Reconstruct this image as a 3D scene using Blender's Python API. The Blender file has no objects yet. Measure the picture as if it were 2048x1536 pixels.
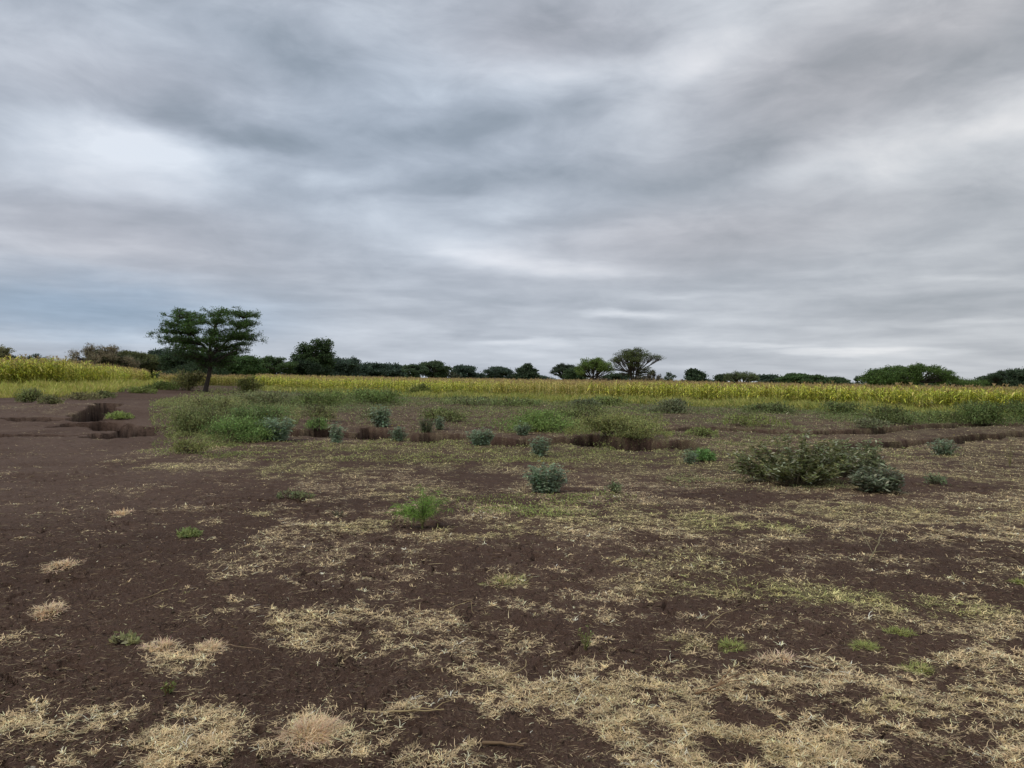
import bpy, math, random
import numpy as np
from mathutils import Vector, Matrix

SC = bpy.context.scene
COL = SC.collection
R = math.radians
rng = np.random.default_rng(7)
random.seed(7)

# ------------------------------------------------------------------ camera
# picture coordinates used below are those of the 2048 x 1536 photograph
F_PX = 1530.0
EYE = 1.6
PITCH = math.atan(11 / F_PX)          # slightly down
ROLL = R(0.78)
Fv = np.array([0, math.cos(PITCH), -math.sin(PITCH)])
R0 = np.array([1.0, 0, 0]); U0 = np.array([0, math.sin(PITCH), math.cos(PITCH)])
Rv = math.cos(ROLL) * R0 + math.sin(ROLL) * U0
Uv = -math.sin(ROLL) * R0 + math.cos(ROLL) * U0
cam = bpy.data.cameras.new('camera')
cam.sensor_fit = 'HORIZONTAL'; cam.sensor_width = 36.0
cam.lens = 36.0 * F_PX / 2048.0
cam.clip_start = 0.05; cam.clip_end = 6000
camo = bpy.data.objects.new('camera', cam); COL.objects.link(camo)
camo.matrix_world = Matrix(((Rv[0], Uv[0], -Fv[0], 0), (Rv[1], Uv[1], -Fv[1], 0), (Rv[2], Uv[2], -Fv[2], EYE), (0, 0, 0, 1)))
SC.camera = camo

def ray(px, py):
    return Fv + (px - 1024) / F_PX * Rv + (768 - py) / F_PX * Uv
def hor(px):                          # horizon row
    return 757 + (px - 1024) * math.tan(ROLL)
def azel(px, py):
    d = ray(px, py); return math.atan2(d[0], d[1]), math.atan2(d[2], math.hypot(d[0], d[1]))

SC.view_settings.view_transform = 'Standard'
SC.view_settings.look = 'None'
SC.view_settings.exposure = 0.0
SC.view_settings.gamma = 1.0
SC.view_settings.use_curve_mapping = False
SC.cycles.max_bounces = 5
SC.cycles.diffuse_bounces = 3
SC.cycles.glossy_bounces = 2
SC.cycles.transmission_bounces = 2
SC.cycles.transparent_max_bounces = 4
SC.cycles.use_denoising = True

# ------------------------------------------------------------------ light
SUN_EL, SUN_AZ = 52, 245              # degrees, azimuth clockwise from +Y
sl = bpy.data.lights.new('sun', 'SUN'); sl.energy = 1.25; sl.angle = R(16); sl.color = (1.0, 0.94, 0.86)
so = bpy.data.objects.new('sun', sl); COL.objects.link(so)
sd = Vector((math.sin(R(SUN_AZ)) * math.cos(R(SUN_EL)), math.cos(R(SUN_AZ)) * math.cos(R(SUN_EL)), math.sin(R(SUN_EL))))
so.rotation_euler = sd.to_track_quat('Z', 'Y').to_euler()

class NT:
    def __init__(s, tree): s.t = tree; s.n = tree.nodes; s.l = tree.links
    def node(s, typ, **kw):
        n = s.n.new(typ)
        for k, v in kw.items(): setattr(n, k, v)
        return n
    def link(s, a, b): s.l.new(a, b)
    def math(s, op, a, b=None, c=None, clamp=False):
        n = s.n.new('ShaderNodeMath'); n.operation = op; n.use_clamp = clamp
        for i, v in enumerate((a, b, c)):
            if v is None: continue
            if isinstance(v, (int, float)): n.inputs[i].default_value = v
            else: s.l.new(v, n.inputs[i])
        return n.outputs[0]
    def vmath(s, op, a, b=None):
        n = s.n.new('ShaderNodeVectorMath'); n.operation = op
        for i, v in enumerate((a, b)):
            if v is None: continue
            if isinstance(v, (tuple, list)): n.inputs[i].default_value = v
            else: s.l.new(v, n.inputs[i])
        return n
    def noise(s, vec, scale, detail=3, rough=0.5, dist=0.0, dims='3D'):
        n = s.n.new('ShaderNodeTexNoise'); n.noise_dimensions = dims
        n.inputs['Scale'].default_value = scale; n.inputs['Detail'].default_value = detail
        n.inputs['Roughness'].default_value = rough; n.inputs['Distortion'].default_value = dist
        if vec is not None: s.l.new(vec, n.inputs['Vector'])
        return n
    def maprange(s, v, a, b, c, d, smooth=False):
        n = s.n.new('ShaderNodeMapRange'); n.interpolation_type = 'SMOOTHSTEP' if smooth else 'LINEAR'
        s.l.new(v, n.inputs['Value'])
        for k, x in zip(('From Min', 'From Max', 'To Min', 'To Max'), (a, b, c, d)): n.inputs[k].default_value = x
        return n.outputs['Result']
    def mix(s, f, a, b, blend='MIX'):
        n = s.n.new('ShaderNodeMix'); n.data_type = 'RGBA'; n.blend_type = blend; n.clamp_factor = True
        for k, v in ((0, f), (6, a), (7, b)):
            if isinstance(v, (int, float)): n.inputs[k].default_value = v
            elif isinstance(v, (tuple, list)): n.inputs[k].default_value = (*v[:3], 1)
            else: s.l.new(v, n.inputs[k])
        return n.outputs[2]

def build_world():
    w = bpy.data.worlds.new('World'); SC.world = w; w.use_nodes = True
    t = NT(w.node_tree); t.n.clear()
    out = t.node('ShaderNodeOutputWorld'); bg = t.node('ShaderNodeBackground'); bg.inputs['Strength'].default_value = 0.1
    t.link(bg.outputs[0], out.inputs[0])
    sky = t.node('ShaderNodeTexSky'); sky.sky_type = 'NISHITA'; sky.sun_disc = False
    sky.sun_elevation = R(SUN_EL); sky.sun_rotation = R(SUN_AZ)
    tc = t.node('ShaderNodeTexCoord'); g = tc.outputs['Generated']
    sp = t.node('ShaderNodeSeparateXYZ'); t.link(g, sp.inputs[0])
    x, y, z = sp.outputs
    zc = t.math('MAXIMUM', z, 0.0)
    k = t.math('DIVIDE', 1.0, t.math('ADD', zc, 0.11))
    cp = t.node('ShaderNodeCombineXYZ')
    t.link(t.math('MULTIPLY', x, k), cp.inputs[0]); t.link(t.math('MULTIPLY', y, k), cp.inputs[1])
    plane = cp.outputs[0]                                     # the cloud deck seen in perspective
    az = t.math('ARCTAN2', x, y)
    el = t.math('ARCSINE', z)
    ca = t.node('ShaderNodeCombineXYZ'); t.link(az, ca.inputs[0]); t.link(el, ca.inputs[1])
    # billows bend the outlines of the cloud masses
    wn = t.noise(plane, 1.7, 5, 0.55)
    ws = t.vmath('SUBTRACT', wn.outputs['Color'], (0.5, 0.5, 0.5))
    wamp = t.maprange(el, 0.0, 0.45, 0.03, 0.17)
    wv = t.node('ShaderNodeVectorMath', operation='SCALE'); t.link(ws.outputs[0], wv.inputs[0]); t.link(wamp, wv.inputs['Scale'])
    flat = t.vmath('MULTIPLY', wv.outputs[0], (1.0, 0.5, 0.0))
    pos = t.vmath('ADD', ca.outputs[0], flat.outputs[0]).outputs[0]
    B = [  # px, py, rx, ry, tilt (deg, rising to the right), amount
        (235, 325, 240, 85, 0, .45), (300, 290, 150, 45, -10, .24), (110, 260, 200, 50, 0, .06), (400, 300, 110, 50, -10, .10),
        (1190, 165, 250, 75, 5, .20), (1390, 105, 130, 110, 30, .34), (1290, 210, 150, 80, 20, .16),
        (1990, 250, 220, 62, 18, .28), (1740, 300, 270, 45, 12, .16), (1600, 340, 300, 50, 12, .10),
        (900, 495, 260, 50, -10, .26), (1010, 525, 150, 30, -12, .20), (1150, 545, 150, 20, 0, .22), (1265, 628, 130, 13, 0, .42), (1330, 590, 110, 9, 0, .16),
        (1060, 686, 190, 10, 0, .26), (1730, 703, 200, 8, 0, .26), (1950, 645, 170, 9, 0, .20), (1500, 690, 160, 7, 0, .18), (1940, 560, 120, 8, 0, .14),
        (690, 415, 220, 32, -8, .14), (560, 330, 200, 35, -12, .12), (1200, 482, 90, 22, 0, .14), (1020, 425, 110, 20, 0, .14), (860, 400, 160, 14, 0, .1),
        (60, 30, 300, 90, 0, .06), (900, 90, 260, 60, 0, .06), (840, 200, 180, 50, 0, .08), (1960, 480, 160, 20, 8, .10),
        (1300, 700, 1300, 70, 0, .12), (100, 690, 260, 22, 0, .10), (1640, 380, 400, 40, 10, .06),
        (250, 170, 380, 60, 0, -.08), (600, 110, 250, 95, -20, -.22), (430, 235, 160, 50, -10, -.28), (560, 285, 220, 40, -8, -.20), (760, 285, 230, 45, 0, -.18),
        (1060, 235, 280, 55, 8, -.24), (930, 372, 330, 34, 6, -.26), (640, 380, 180, 24, 0, -.10), (1090, 50, 330, 70, 0, -.14),
        (1640, 140, 290, 75, 22, -.22), (1900, 110, 260, 90, 10, -.12), (1540, 262, 230, 40, 14, -.22), (1390, 190, 110, 40, 25, -.14),
        (1930, 300, 130, 38, 10, -.20), (1980, 375, 180, 40, 0, -.12), (1330, 365, 300, 38, 10, -.14), (260, 440, 420, 50, 0, -.08),
        (120, 610, 430, 80, 0, -.12), (1700, 510, 450, 40, 0, -.08), (1140, 440, 200, 26, 6, -.12), (560, 540, 280, 50, 0, -.06), (1500, 560, 300, 18, 0, -.10), (1850, 600, 250, 12, 0, -.10), (1750, 650, 300, 10, 0, -.06),
        (330, 60, 250, 50, 0, -.06), (800, 620, 350, 30, 0, -.05),
    ]
    acc = None
    def blob(b, src=pos):
        px, py, rx, ry, rot, amp = b
        a, e = azel(px, py)
        m = t.node('ShaderNodeMapping', vector_type='TEXTURE'); t.link(src, m.inputs['Vector'])
        m.inputs['Location'].default_value = (a, e, 0); m.inputs['Rotation'].default_value = (0, 0, R(rot))
        m.inputs['Scale'].default_value = (1.25 * rx / F_PX, 1.25 * ry / F_PX, 1)
        ln = t.vmath('LENGTH', m.outputs[0]).outputs['Value']
        return t.maprange(ln, 0.0, 1.0, amp, 0.0, True)
    for b in B:
        v = blob(b); acc = v if acc is None else t.math('ADD', acc, v)
    n1 = t.noise(plane, 0.9, 6, 0.5, 0.4).outputs['Fac']
    n2 = t.noise(plane, 3.6, 5, 0.55, 0.8).outputs['Fac']
    nv = t.math('ADD', t.math('MULTIPLY', t.math('SUBTRACT', n1, 0.5), 0.30), t.math('MULTIPLY', t.math('SUBTRACT', n2, 0.5), 0.16))
    mp = t.node('ShaderNodeMapping'); t.link(ca.outputs[0], mp.inputs['Vector']); mp.inputs['Scale'].default_value = (3.2, 7.5, 1); mp.inputs['Rotation'].default_value = (0, 0, R(-8))
    n3 = t.noise(mp.outputs[0], 1.0, 7, 0.52, 0.35).outputs['Fac']
    mp2 = t.node('ShaderNodeMapping'); t.link(ca.outputs[0], mp2.inputs['Vector']); mp2.inputs['Scale'].default_value = (5.0, 42, 1)
    n4 = t.noise(mp2.outputs[0], 1.0, 5, 0.5, 0.2).outputs['Fac']
    nv = t.math('ADD', nv, t.math('MULTIPLY', t.math('SUBTRACT', n3, 0.5), t.maprange(el, .08, .30, .15, .95)))
    mp3 = t.node('ShaderNodeMapping'); t.link(ca.outputs[0], mp3.inputs['Vector']); mp3.inputs['Scale'].default_value = (7.5, 19, 1); mp3.inputs['Rotation'].default_value = (0, 0, R(10)); mp3.inputs['Location'].default_value = (3.1, 1.7, 0)
    n5 = t.noise(mp3.outputs[0], 1.0, 6, 0.58, 0.5).outputs['Fac']
    nv = t.math('ADD', nv, t.math('MULTIPLY', t.math('SUBTRACT', n5, 0.5), t.maprange(el, .06, .26, .32, .62)))
    nv = t.math('ADD', nv, t.math('MULTIPLY', t.math('SUBTRACT', n4, 0.5), t.maprange(el, .06, .24, .75, .0)))
    inten = t.math('ADD', t.math('ADD', nv, t.math('MULTIPLY', acc, 0.92)), 0.505)
    ramp = t.node('ShaderNodeValToRGB'); t.link(inten, ramp.inputs[0])
    cr = ramp.color_ramp
    cr.elements[0].position = 0.0; cr.elements[0].color = (.275, .32, .375, 1)
    cr.elements[1].position = 1.0; cr.elements[1].color = (.82, .86, .93, 1)
    for p, c in ((.22, (.345, .39, .455)), (.45, (.46, .505, .58)), (.7, (.62, .67, .75))):
        e = cr.elements.new(p); e.color = (*c, 1)
    # warmer greys to the right, bluer air low on the left
    warm = t.maprange(az, -0.15, 0.65, 0.0, 1.0, True)
    c1 = t.mix(warm, ramp.outputs[0], t.mix(1.0, ramp.outputs[0], (1.03, .99, .93), 'MULTIPLY'))
    warm2 = None
    for b in ((1080, 60, 320, 110, 0, .8), (250, 480, 420, 120, 0, .8), (1350, 480, 500, 90, 5, .7), (260, 150, 330, 100, 0, .6), (1700, 130, 500, 160, 10, .7)):
        v = blob(b); warm2 = v if warm2 is None else t.math('ADD', warm2, v)
    c2 = t.mix(warm2, c1, t.mix(1.0, c1, (1.05, .985, .96), 'MULTIPLY'))
    blue = t.math('ADD', blob((180, 615, 440, 80, 0, .75)), blob((700, 250, 800, 300, 0, .25)))
    c3 = t.mix(blue, c2, t.mix(1.0, c2, (.70, .88, 1.03), 'MULTIPLY'))
    # the deck is thinner and brighter overhead, out of the frame
    up = t.maprange(el, 0.55, 1.2, 1.0, 1.5, True)
    c4 = t.vmath('SCALE', c3); t.link(up, c4.inputs['Scale'])
    c5 = t.vmath('SCALE', c4.outputs[0]); c5.inputs['Scale'].default_value = 9.6
    sk = t.mix(0.03, c5.outputs[0], sky.outputs[0])
    t.link(sk, bg.inputs['Color'])
    w.cycles.sampling_method = 'MANUAL'; w.cycles.sample_map_resolution = 256
build_world()

# ------------------------------------------------------------------ noise on arrays
def _h(ix, iy, s):
    n = (ix.astype(np.int64) * 374761393 + iy.astype(np.int64) * 668265263 + s * 974634777) & 0xffffffff
    n = ((n ^ (n >> 13)) * 1274126177) & 0xffffffff
    return ((n ^ (n >> 16)) & 0xffffff) / 16777215.0
def gn(x, y, s=0):
    ix = np.floor(x); iy = np.floor(y); fx = x - ix; fy = y - iy
    ux = fx * fx * fx * (fx * (fx * 6 - 15) + 10); uy = fy * fy * fy * (fy * (fy * 6 - 15) + 10)
    def gr(a, b):
        t = _h(ix + a, iy + b, s) * 6.2831853; return np.cos(t) * (fx - a) + np.sin(t) * (fy - b)
    n00, n10, n01, n11 = gr(0, 0), gr(1, 0), gr(0, 1), gr(1, 1)
    return 1.4 * ((n00 * (1 - ux) + n10 * ux) * (1 - uy) + (n01 * (1 - ux) + n11 * ux) * uy)
def fbm(x, y, o=4, s=0, g=.5):
    a = 1.0; r = np.zeros_like(x); n = 0
    for i in range(o):
        r += a * gn(x, y, s + i * 17); n += a; x = x * 2.03 + 11.3; y = y * 2.03 - 7.1; a *= g
    return r / n
def sstep(a, b, x):
    t = np.clip((x - a) / (b - a), 0, 1); return t * t * (3 - 2 * t)

def flat(px, py, z=0.0):              # picture point -> point of the plane at height z
    d = ray(px, py); t = (z - EYE) / d[2]; return d[0] * t, d[1] * t

# ------------------------------------------------------------------ terrain
def poly(pts): return [flat(*p) for p in pts]
# dry gully crossing the plain: (points, half width, depth)
GULLY = [
    (poly([(575, 866), (640, 867), (760, 872), (880, 876), (1000, 880), (1100, 882), (1190, 884), (1290, 893)]), 1.45, 1.7),
    (poly([(1560, 905), (1640, 898), (1700, 890), (1780, 887), (1880, 882), (1990, 874), (2150, 868), (2400, 862)]), .62, 1.0),
    (poly([(160, 852), (200, 851), (240, 856), (300, 860)]), .75, 1.7),
    (poly([(168, 845), (190, 838), (222, 828), (236, 822)]), .55, 1.2),
    (poly([(-300, 866), (-120, 868), (0, 868), (100, 869), (225, 868)]), .25, .35),
    (poly([(40, 846), (70, 845), (100, 846)]), .5, .8),
    (poly([(262, 868), (300, 860), (335, 858)]), .55, 1.0),
    (poly([(205, 874), (232, 868), (262, 862)]), .4, .8),
    (poly([(268, 823), (288, 822)]), .8, .7),
    (poly([(1260, 870), (1420, 862), (1600, 868), (1750, 866), (1900, 858), (2150, 852)]), .5, .4),
]
def segdist(x, y, pts):
    best = np.full_like(x, 1e9)
    for (x0, y0), (x1, y1) in zip(pts[:-1], pts[1:]):
        dx, dy = x1 - x0, y1 - y0; L = dx * dx + dy * dy
        t = np.clip(((x - x0) * dx + (y - y0) * dy) / L, 0, 1)
        best = np.minimum(best, np.hypot(x - x0 - t * dx, y - y0 - t * dy))
    return best
def gully(x, y):
    g = np.zeros_like(x)
    m = (y > 9) & (y < 48)
    if m.any():
        xx, yy = x[m], y[m]
        wx = xx + .6 * fbm(xx * .8, yy * .8, 4, 31, .45); wy = yy + .6 * fbm(xx * .8, yy * .8, 4, 57, .45)
        gg = np.zeros_like(xx)
        for pts, hw, dp in GULLY:
            d = segdist(wx, wy, pts)
            hw_ = hw * np.clip(1.02 + 1.6 * fbm(xx * .6, yy * .2, 3, 133), .0, 1.5) + .02 if hw > 0.9 else hw
            gg = np.maximum(gg, dp * np.clip(.9 + .9 * fbm(xx * .7, yy * .3, 2, 137), .2, 1.2) * (1 - sstep(hw_ * .74, hw_, d)) + .05 * dp * (d < hw * 1.05) * fbm(xx * 2.5, yy * 2.5, 3, 19))
        g[m] = gg
    return g
def H(x, y, fine=True):
    x = np.asarray(x, float); y = np.asarray(y, float)
    d = np.hypot(x, y)
    z = .10 * fbm(x * .13, y * .13, 3, 3) * sstep(3, 14, d) + .06 * fbm(x * .45, y * .45, 3, 25) * sstep(12, 20, d)
    z += .045 * fbm(x * .9, y * .9, 4, 5, .6)
    z += .13 * sstep(21, 27, y - .06 * x) * (1 - sstep(45, 70, y)) * sstep(-14, -8, x)     # far bank stands a little higher
    z += .38 * np.exp(-(((x + 24) / 11) ** 2 + ((y - 33) / 8) ** 2)) + .22 * np.exp(-(((x + 14.5) / 4) ** 2 + ((y - 29) / 4) ** 2))
    z += .25 * sstep(-22, -34, x) * sstep(36, 50, y)
    z -= gully(x, y)
    if fine:
        k = 1 - sstep(25, 60, d)
        cl = fbm(x * 4.5, y * 4.5, 4, 91, .6)
        z += k * .032 * cl
        z += (1 - sstep(6, 16, d)) * .020 * np.abs(fbm(x * 17, y * 17, 3, 44, .6)) * 2
        # shrinkage cracks and clod hollows
        r = np.abs(fbm(x * 1.7 + .5 * gn(x * 3, y * 3, 8), y * 1.7, 3, 71))
        z -= (1 - sstep(10, 22, d)) * .055 * (1 - sstep(.0, .035, r)) * sstep(-.05, .2, fbm(x * .5, y * .5, 2, 14))
    return z
def Hs(x, y): return float(H(np.array([x]), np.array([y]), False)[0])
def at(px, py):                       # picture point -> ground point on the terrain
    d = ray(px, py); z = 0.0
    for _ in range(12):
        t = (z - EYE) / d[2]; X, Y = d[0] * t, d[1] * t
        z2 = Hs(X, Y)
        z = .5 * z + .5 * max(z2, z - .2)
    t = (z - EYE) / d[2]
    return d[0] * t, d[1] * t, Hs(d[0] * t, d[1] * t)
def atd(px, Y):
    d = ray(px, hor(px)); X = d[0] / d[1] * Y; return X, Y, Hs(X, Y)

# --- where the straw lies: ellipses traced from the photo and laid on the ground
STRAW = """33 1442 60 35 .8;116 1467 100 30 .75;248 1438 55 20 .8;414 1438 75 45 .85;373 1492 110 32 .9;306 1521 60 25 1;621 1452 42 32 1.1;633 1496 100 30 .9;
725 1500 50 20 .7;373 1337 60 18 .7;323 1295 30 10 1;418 1295 28 9 1;654 1293 95 30 .95;592 1248 45 20 .95;708 1235 35 22 1;787 1231 40 25 .9;778 1281 60 30 .95;
484 1198 30 7 .8;538 1186 30 5 .7;613 1182 40 8 .8;679 1157 45 13 .9;505 1124 70 25 .95;414 1132 20 10 .7;704 1107 90 25 .9;580 1082 90 20 .85;725 1057 90 20 1;
513 1028 30 8 .8;389 1016 22 6 .7;422 1039 22 5 .6;244 1026 20 5 .9;124 1132 35 6 .9;99 1223 30 9 1;17 1285 40 25 .7;0 1128 20 5 .9;248 925 35 5 .7;232 983 40 6 .6;
414 933 110 14 .95;600 937 110 14 .95;704 970 70 14 .8;868 1242 60 20 .9;1067 1222 55 16 .9;1012 1164 45 12 .9;1073 1293 70 25 .95;954 1348 70 22 .95;971 1390 115 32 1.05;
1203 1293 40 25 .9;1186 1341 40 20 .95;1108 1396 90 28 1.05;1245 1396 115 42 1.0;1296 1434 55 25 1.05;1238 1478 60 25 1;1279 1170 110 20 .9;1350 1130 130 25 .95;1450 1180 180 25 1.0;
1650 1190 160 22 1.0;1850 1220 160 20 1.0;1960 1262 100 20 .95;2040 1250 60 20 .9;1500 1310 100 30 .9;1365 1284 70 25 .9;1553 1319 40 12 1;1620 1331 110 18 1.0;1678 1374 140 26 1.05;
1521 1374 80 25 .9;1443 1401 130 20 1;1287 1440 70 32 1.05;1404 1472 45 28 .8;1756 1425 130 22 .95;1912 1425 130 28 .95;2010 1433 80 30 1;1756 1464 110 16 .9;1640 1511 130 22 .95;
1930 1464 90 16 .9;2020 1484 60 22 .95;1930 1300 42 10 .8;1970 1316 55 12 .8;1834 1163 30 8 .8;1890 1130 120 10 .6;1428 1046 78 18 1.1;1563 1054 60 8 .9;1665 1017 160 14 .95;
1775 1024 160 15 1;1920 1039 160 15 1;1482 1002 70 6 .9;1130 1052 100 12 .85;980 1050 70 12 .8;930 1080 90 12 .85;1060 1075 120 9 .8;1250 1060 110 12 .8;1220 1012 80 9 .8;
1140 1000 60 8 .8;900 985 50 12 .8;860 960 90 10 .6;1330 1095 110 12 .8;1500 1100 120 14 .8;1620 1120 140 14 .8;1800 1125 120 10 .7;1950 930 150 12 .7;1960 900 140 8 .8;1500 955 90 10 .8;
1360 940 120 9 .8;1240 925 140 9 .8;1000 910 160 9 .85;800 912 120 7 .85;640 900 130 8 .8;1750 855 160 6 .7;1900 848 160 5 .7;1400 870 120 8 .8;1540 880 120 8 .8;900 830 110 7 .8;
760 815 110 7 .8;1000 845 150 7 .8;640 835 60 5 .7;110 838 45 3 .7;20 832 40 3 .8;330 800 90 3 .9;150 828 30 5 .9;1100 905 60 6 .7;350 905 60 16 .6;460 896 90 8 .8;
20 1510 60 18 .6;180 1520 90 14 .6;850 1300 40 10 .7;900 1275 60 14 .6;1330 1340 60 16 .8;1830 1339 34 10 .8;1600 1460 90 10 .5;1960 1370 80 14 .7;1880 1385 70 12 .7"""
BARE = """950 955 90 16;1440 990 150 14;830 1060 40 8;1600 1255 200 32;1760 1100 240 12;1400 1215 120 16;1850 1290 200 20;780 1370 120 40;860 1470 110 40;1060 1480 130 45;
1700 1395 40 8;1480 1440 60 20;1000 1110 110 18;1180 1260 120 18;560 1360 130 50;880 1170 100 22;1850 970 170 16;700 1010 110 14;1000 1000 90 12;560 990 90 12;1450 1500 80 25;1900 1180 150 12;1130 975 60 8"""
GREENP = """1350 1130 130 25 .6;1450 1180 180 28 .75;1650 1190 160 24 .85;1850 1215 160 20 .7;1428 1046 80 20 .9;1563 1054 60 10 .9;600 937 110 16 .6;414 933 110 14 .3;725 1050 90 18 .6;
1012 1164 40 12 .8;1728 1290 24 9 1.3;1799 1267 22 6 1.3;1463 1290 28 11 1.2;1834 1339 34 10 .9;1665 1017 160 14 .4;1775 1024 160 15 .35;1350 1290 40 14 .6;1780 1420 120 14 .3;
1100 905 300 24 .7;800 915 200 16 .7;1240 1030 180 20 .6;980 1060 110 20 .5;330 1293 22 6 .5;860 985 100 14 .6;378 1070 20 7 1.2;1900 1150 40 12 .7;1500 930 200 20 .5;513 1028 30 10 .6"""
def ell(txt):
    out = []
    for s in txt.replace('\n', '').split(';'):
        v = [float(a) for a in s.split()]
        if len(v) < 4: continue
        cx, cy, rx, ry = v[:4]; w = v[4] if len(v) > 4 else 1
        X0, Y0 = flat(cx, cy)
        Y1 = flat(cx, cy - ry)[1]; Y2 = flat(cx, cy + ry)[1]
        ym = (Y1 + Y2) / 2; yr = max((Y1 - Y2) / 2, .08)
        out.append((X0 * ym / Y0, ym, max(rx / F_PX * ym, .05), yr, w))
    return out
E_S, E_B, E_G = ell(STRAW), ell(BARE), ell(GREENP)
def field(E, x, y, soft=1.9):
    f = np.zeros_like(x)
    for X, Y, rx, ry, w in E:
        m = (np.abs(x - X) < rx * soft) & (np.abs(y - Y) < ry * soft)
        if m.any():
            q = np.sqrt(((x[m] - X) / rx) ** 2 + ((y[m] - Y) / ry) ** 2)
            f[m] = np.maximum(f[m], w * (1 - sstep(.45, soft, q)))
    return f
def straw(x, y):
    d = np.hypot(x, y)
    n = .05 + .95 * fbm(x * 1.9, y * 1.9, 6, 201, .7) + .38 * fbm(x * 6.5, y * 6.5, 4, 250, .7)
    n2 = fbm(x * .45, y * .7, 3, 230)
    e = field(E_S, x, y); b = field(E_B, x, y, 1.4)
    side = sstep(-.42, -.22, x / np.maximum(y, .1) + .02 * gn(y * .3, x * .3, 4))      # the trodden side on the left stays bare
    base = (.35 + .20 * sstep(6, 11, d) + .06 * sstep(-.1, .3, x / np.maximum(y, .1))) * side
    far = sstep(30, 45, d)
    v = np.maximum(e * .76, base) + .05 + 1.6 * n + .30 * n2 - .45 * b
    h = fbm(x * 13, y * 13, 2, 270)
    return sstep(.26, .95, v) * sstep(-.32, .22, h + .55 * (v - .62)) * (1 - .75 * far * (side < .5))
def greenness(x, y):
    d = np.hypot(x, y)
    g = field(E_G, x, y) * .85 + .34 * sstep(8, 17, d) + .12 * sstep(-.1, .5, x / np.maximum(y, .1)) * sstep(3, 6, d)
    return np.clip(g + .35 * fbm(x * .7, y * .7, 3, 300), 0, 1.25)

# ------------------------------------------------------------------ mesh helpers
def mesh(name, V, Fs, mats, cols=None, midx=None, smooth=False):
    V = np.asarray(V, np.float32).reshape(-1, 3)
    Fs = [np.asarray(f, np.int32) for f in Fs if len(f)]
    me = bpy.data.meshes.new(name)
    nf = sum(len(f) for f in Fs); nl = sum(f.size for f in Fs)
    me.vertices.add(len(V)); me.vertices.foreach_set('co', V.ravel())
    me.loops.add(nl); me.polygons.add(nf)
    me.loops.foreach_set('vertex_index', np.concatenate([f.ravel() for f in Fs]))
    tot = np.concatenate([np.full(len(f), f.shape[1], np.int32) for f in Fs])
    st = np.concatenate([[0], np.cumsum(tot)[:-1]]).astype(np.int32)
    me.polygons.foreach_set('loop_start', st); me.polygons.foreach_set('loop_total', tot)
    if midx is not None: me.polygons.foreach_set('material_index', np.asarray(midx, np.int32))
    if smooth: me.polygons.foreach_set('use_smooth', np.ones(nf, bool))
    me.update(calc_edges=True)
    if cols is not None:
        c = np.ones((len(V), 4), np.float32); c[:, :3] = np.clip(cols, 0, 1)
        a = me.color_attributes.new('col', 'FLOAT_COLOR', 'POINT'); a.data.foreach_set('color', c.ravel())
    for m in (mats if isinstance(mats, (list, tuple)) else [mats]): me.materials.append(m)
    return me
def ob(name, me, parent=None, loc=None):
    o = bpy.data.objects.new(name, me); COL.objects.link(o)
    if parent is not None: o.parent = parent
    if loc is not None: o.location = loc
    return o
def tag(o, label=None, cat=None, group=None, kind=None):
    for k, v in (('label', label), ('category', cat), ('group', group), ('kind', kind)):
        if v: o[k] = v
    return o
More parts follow.
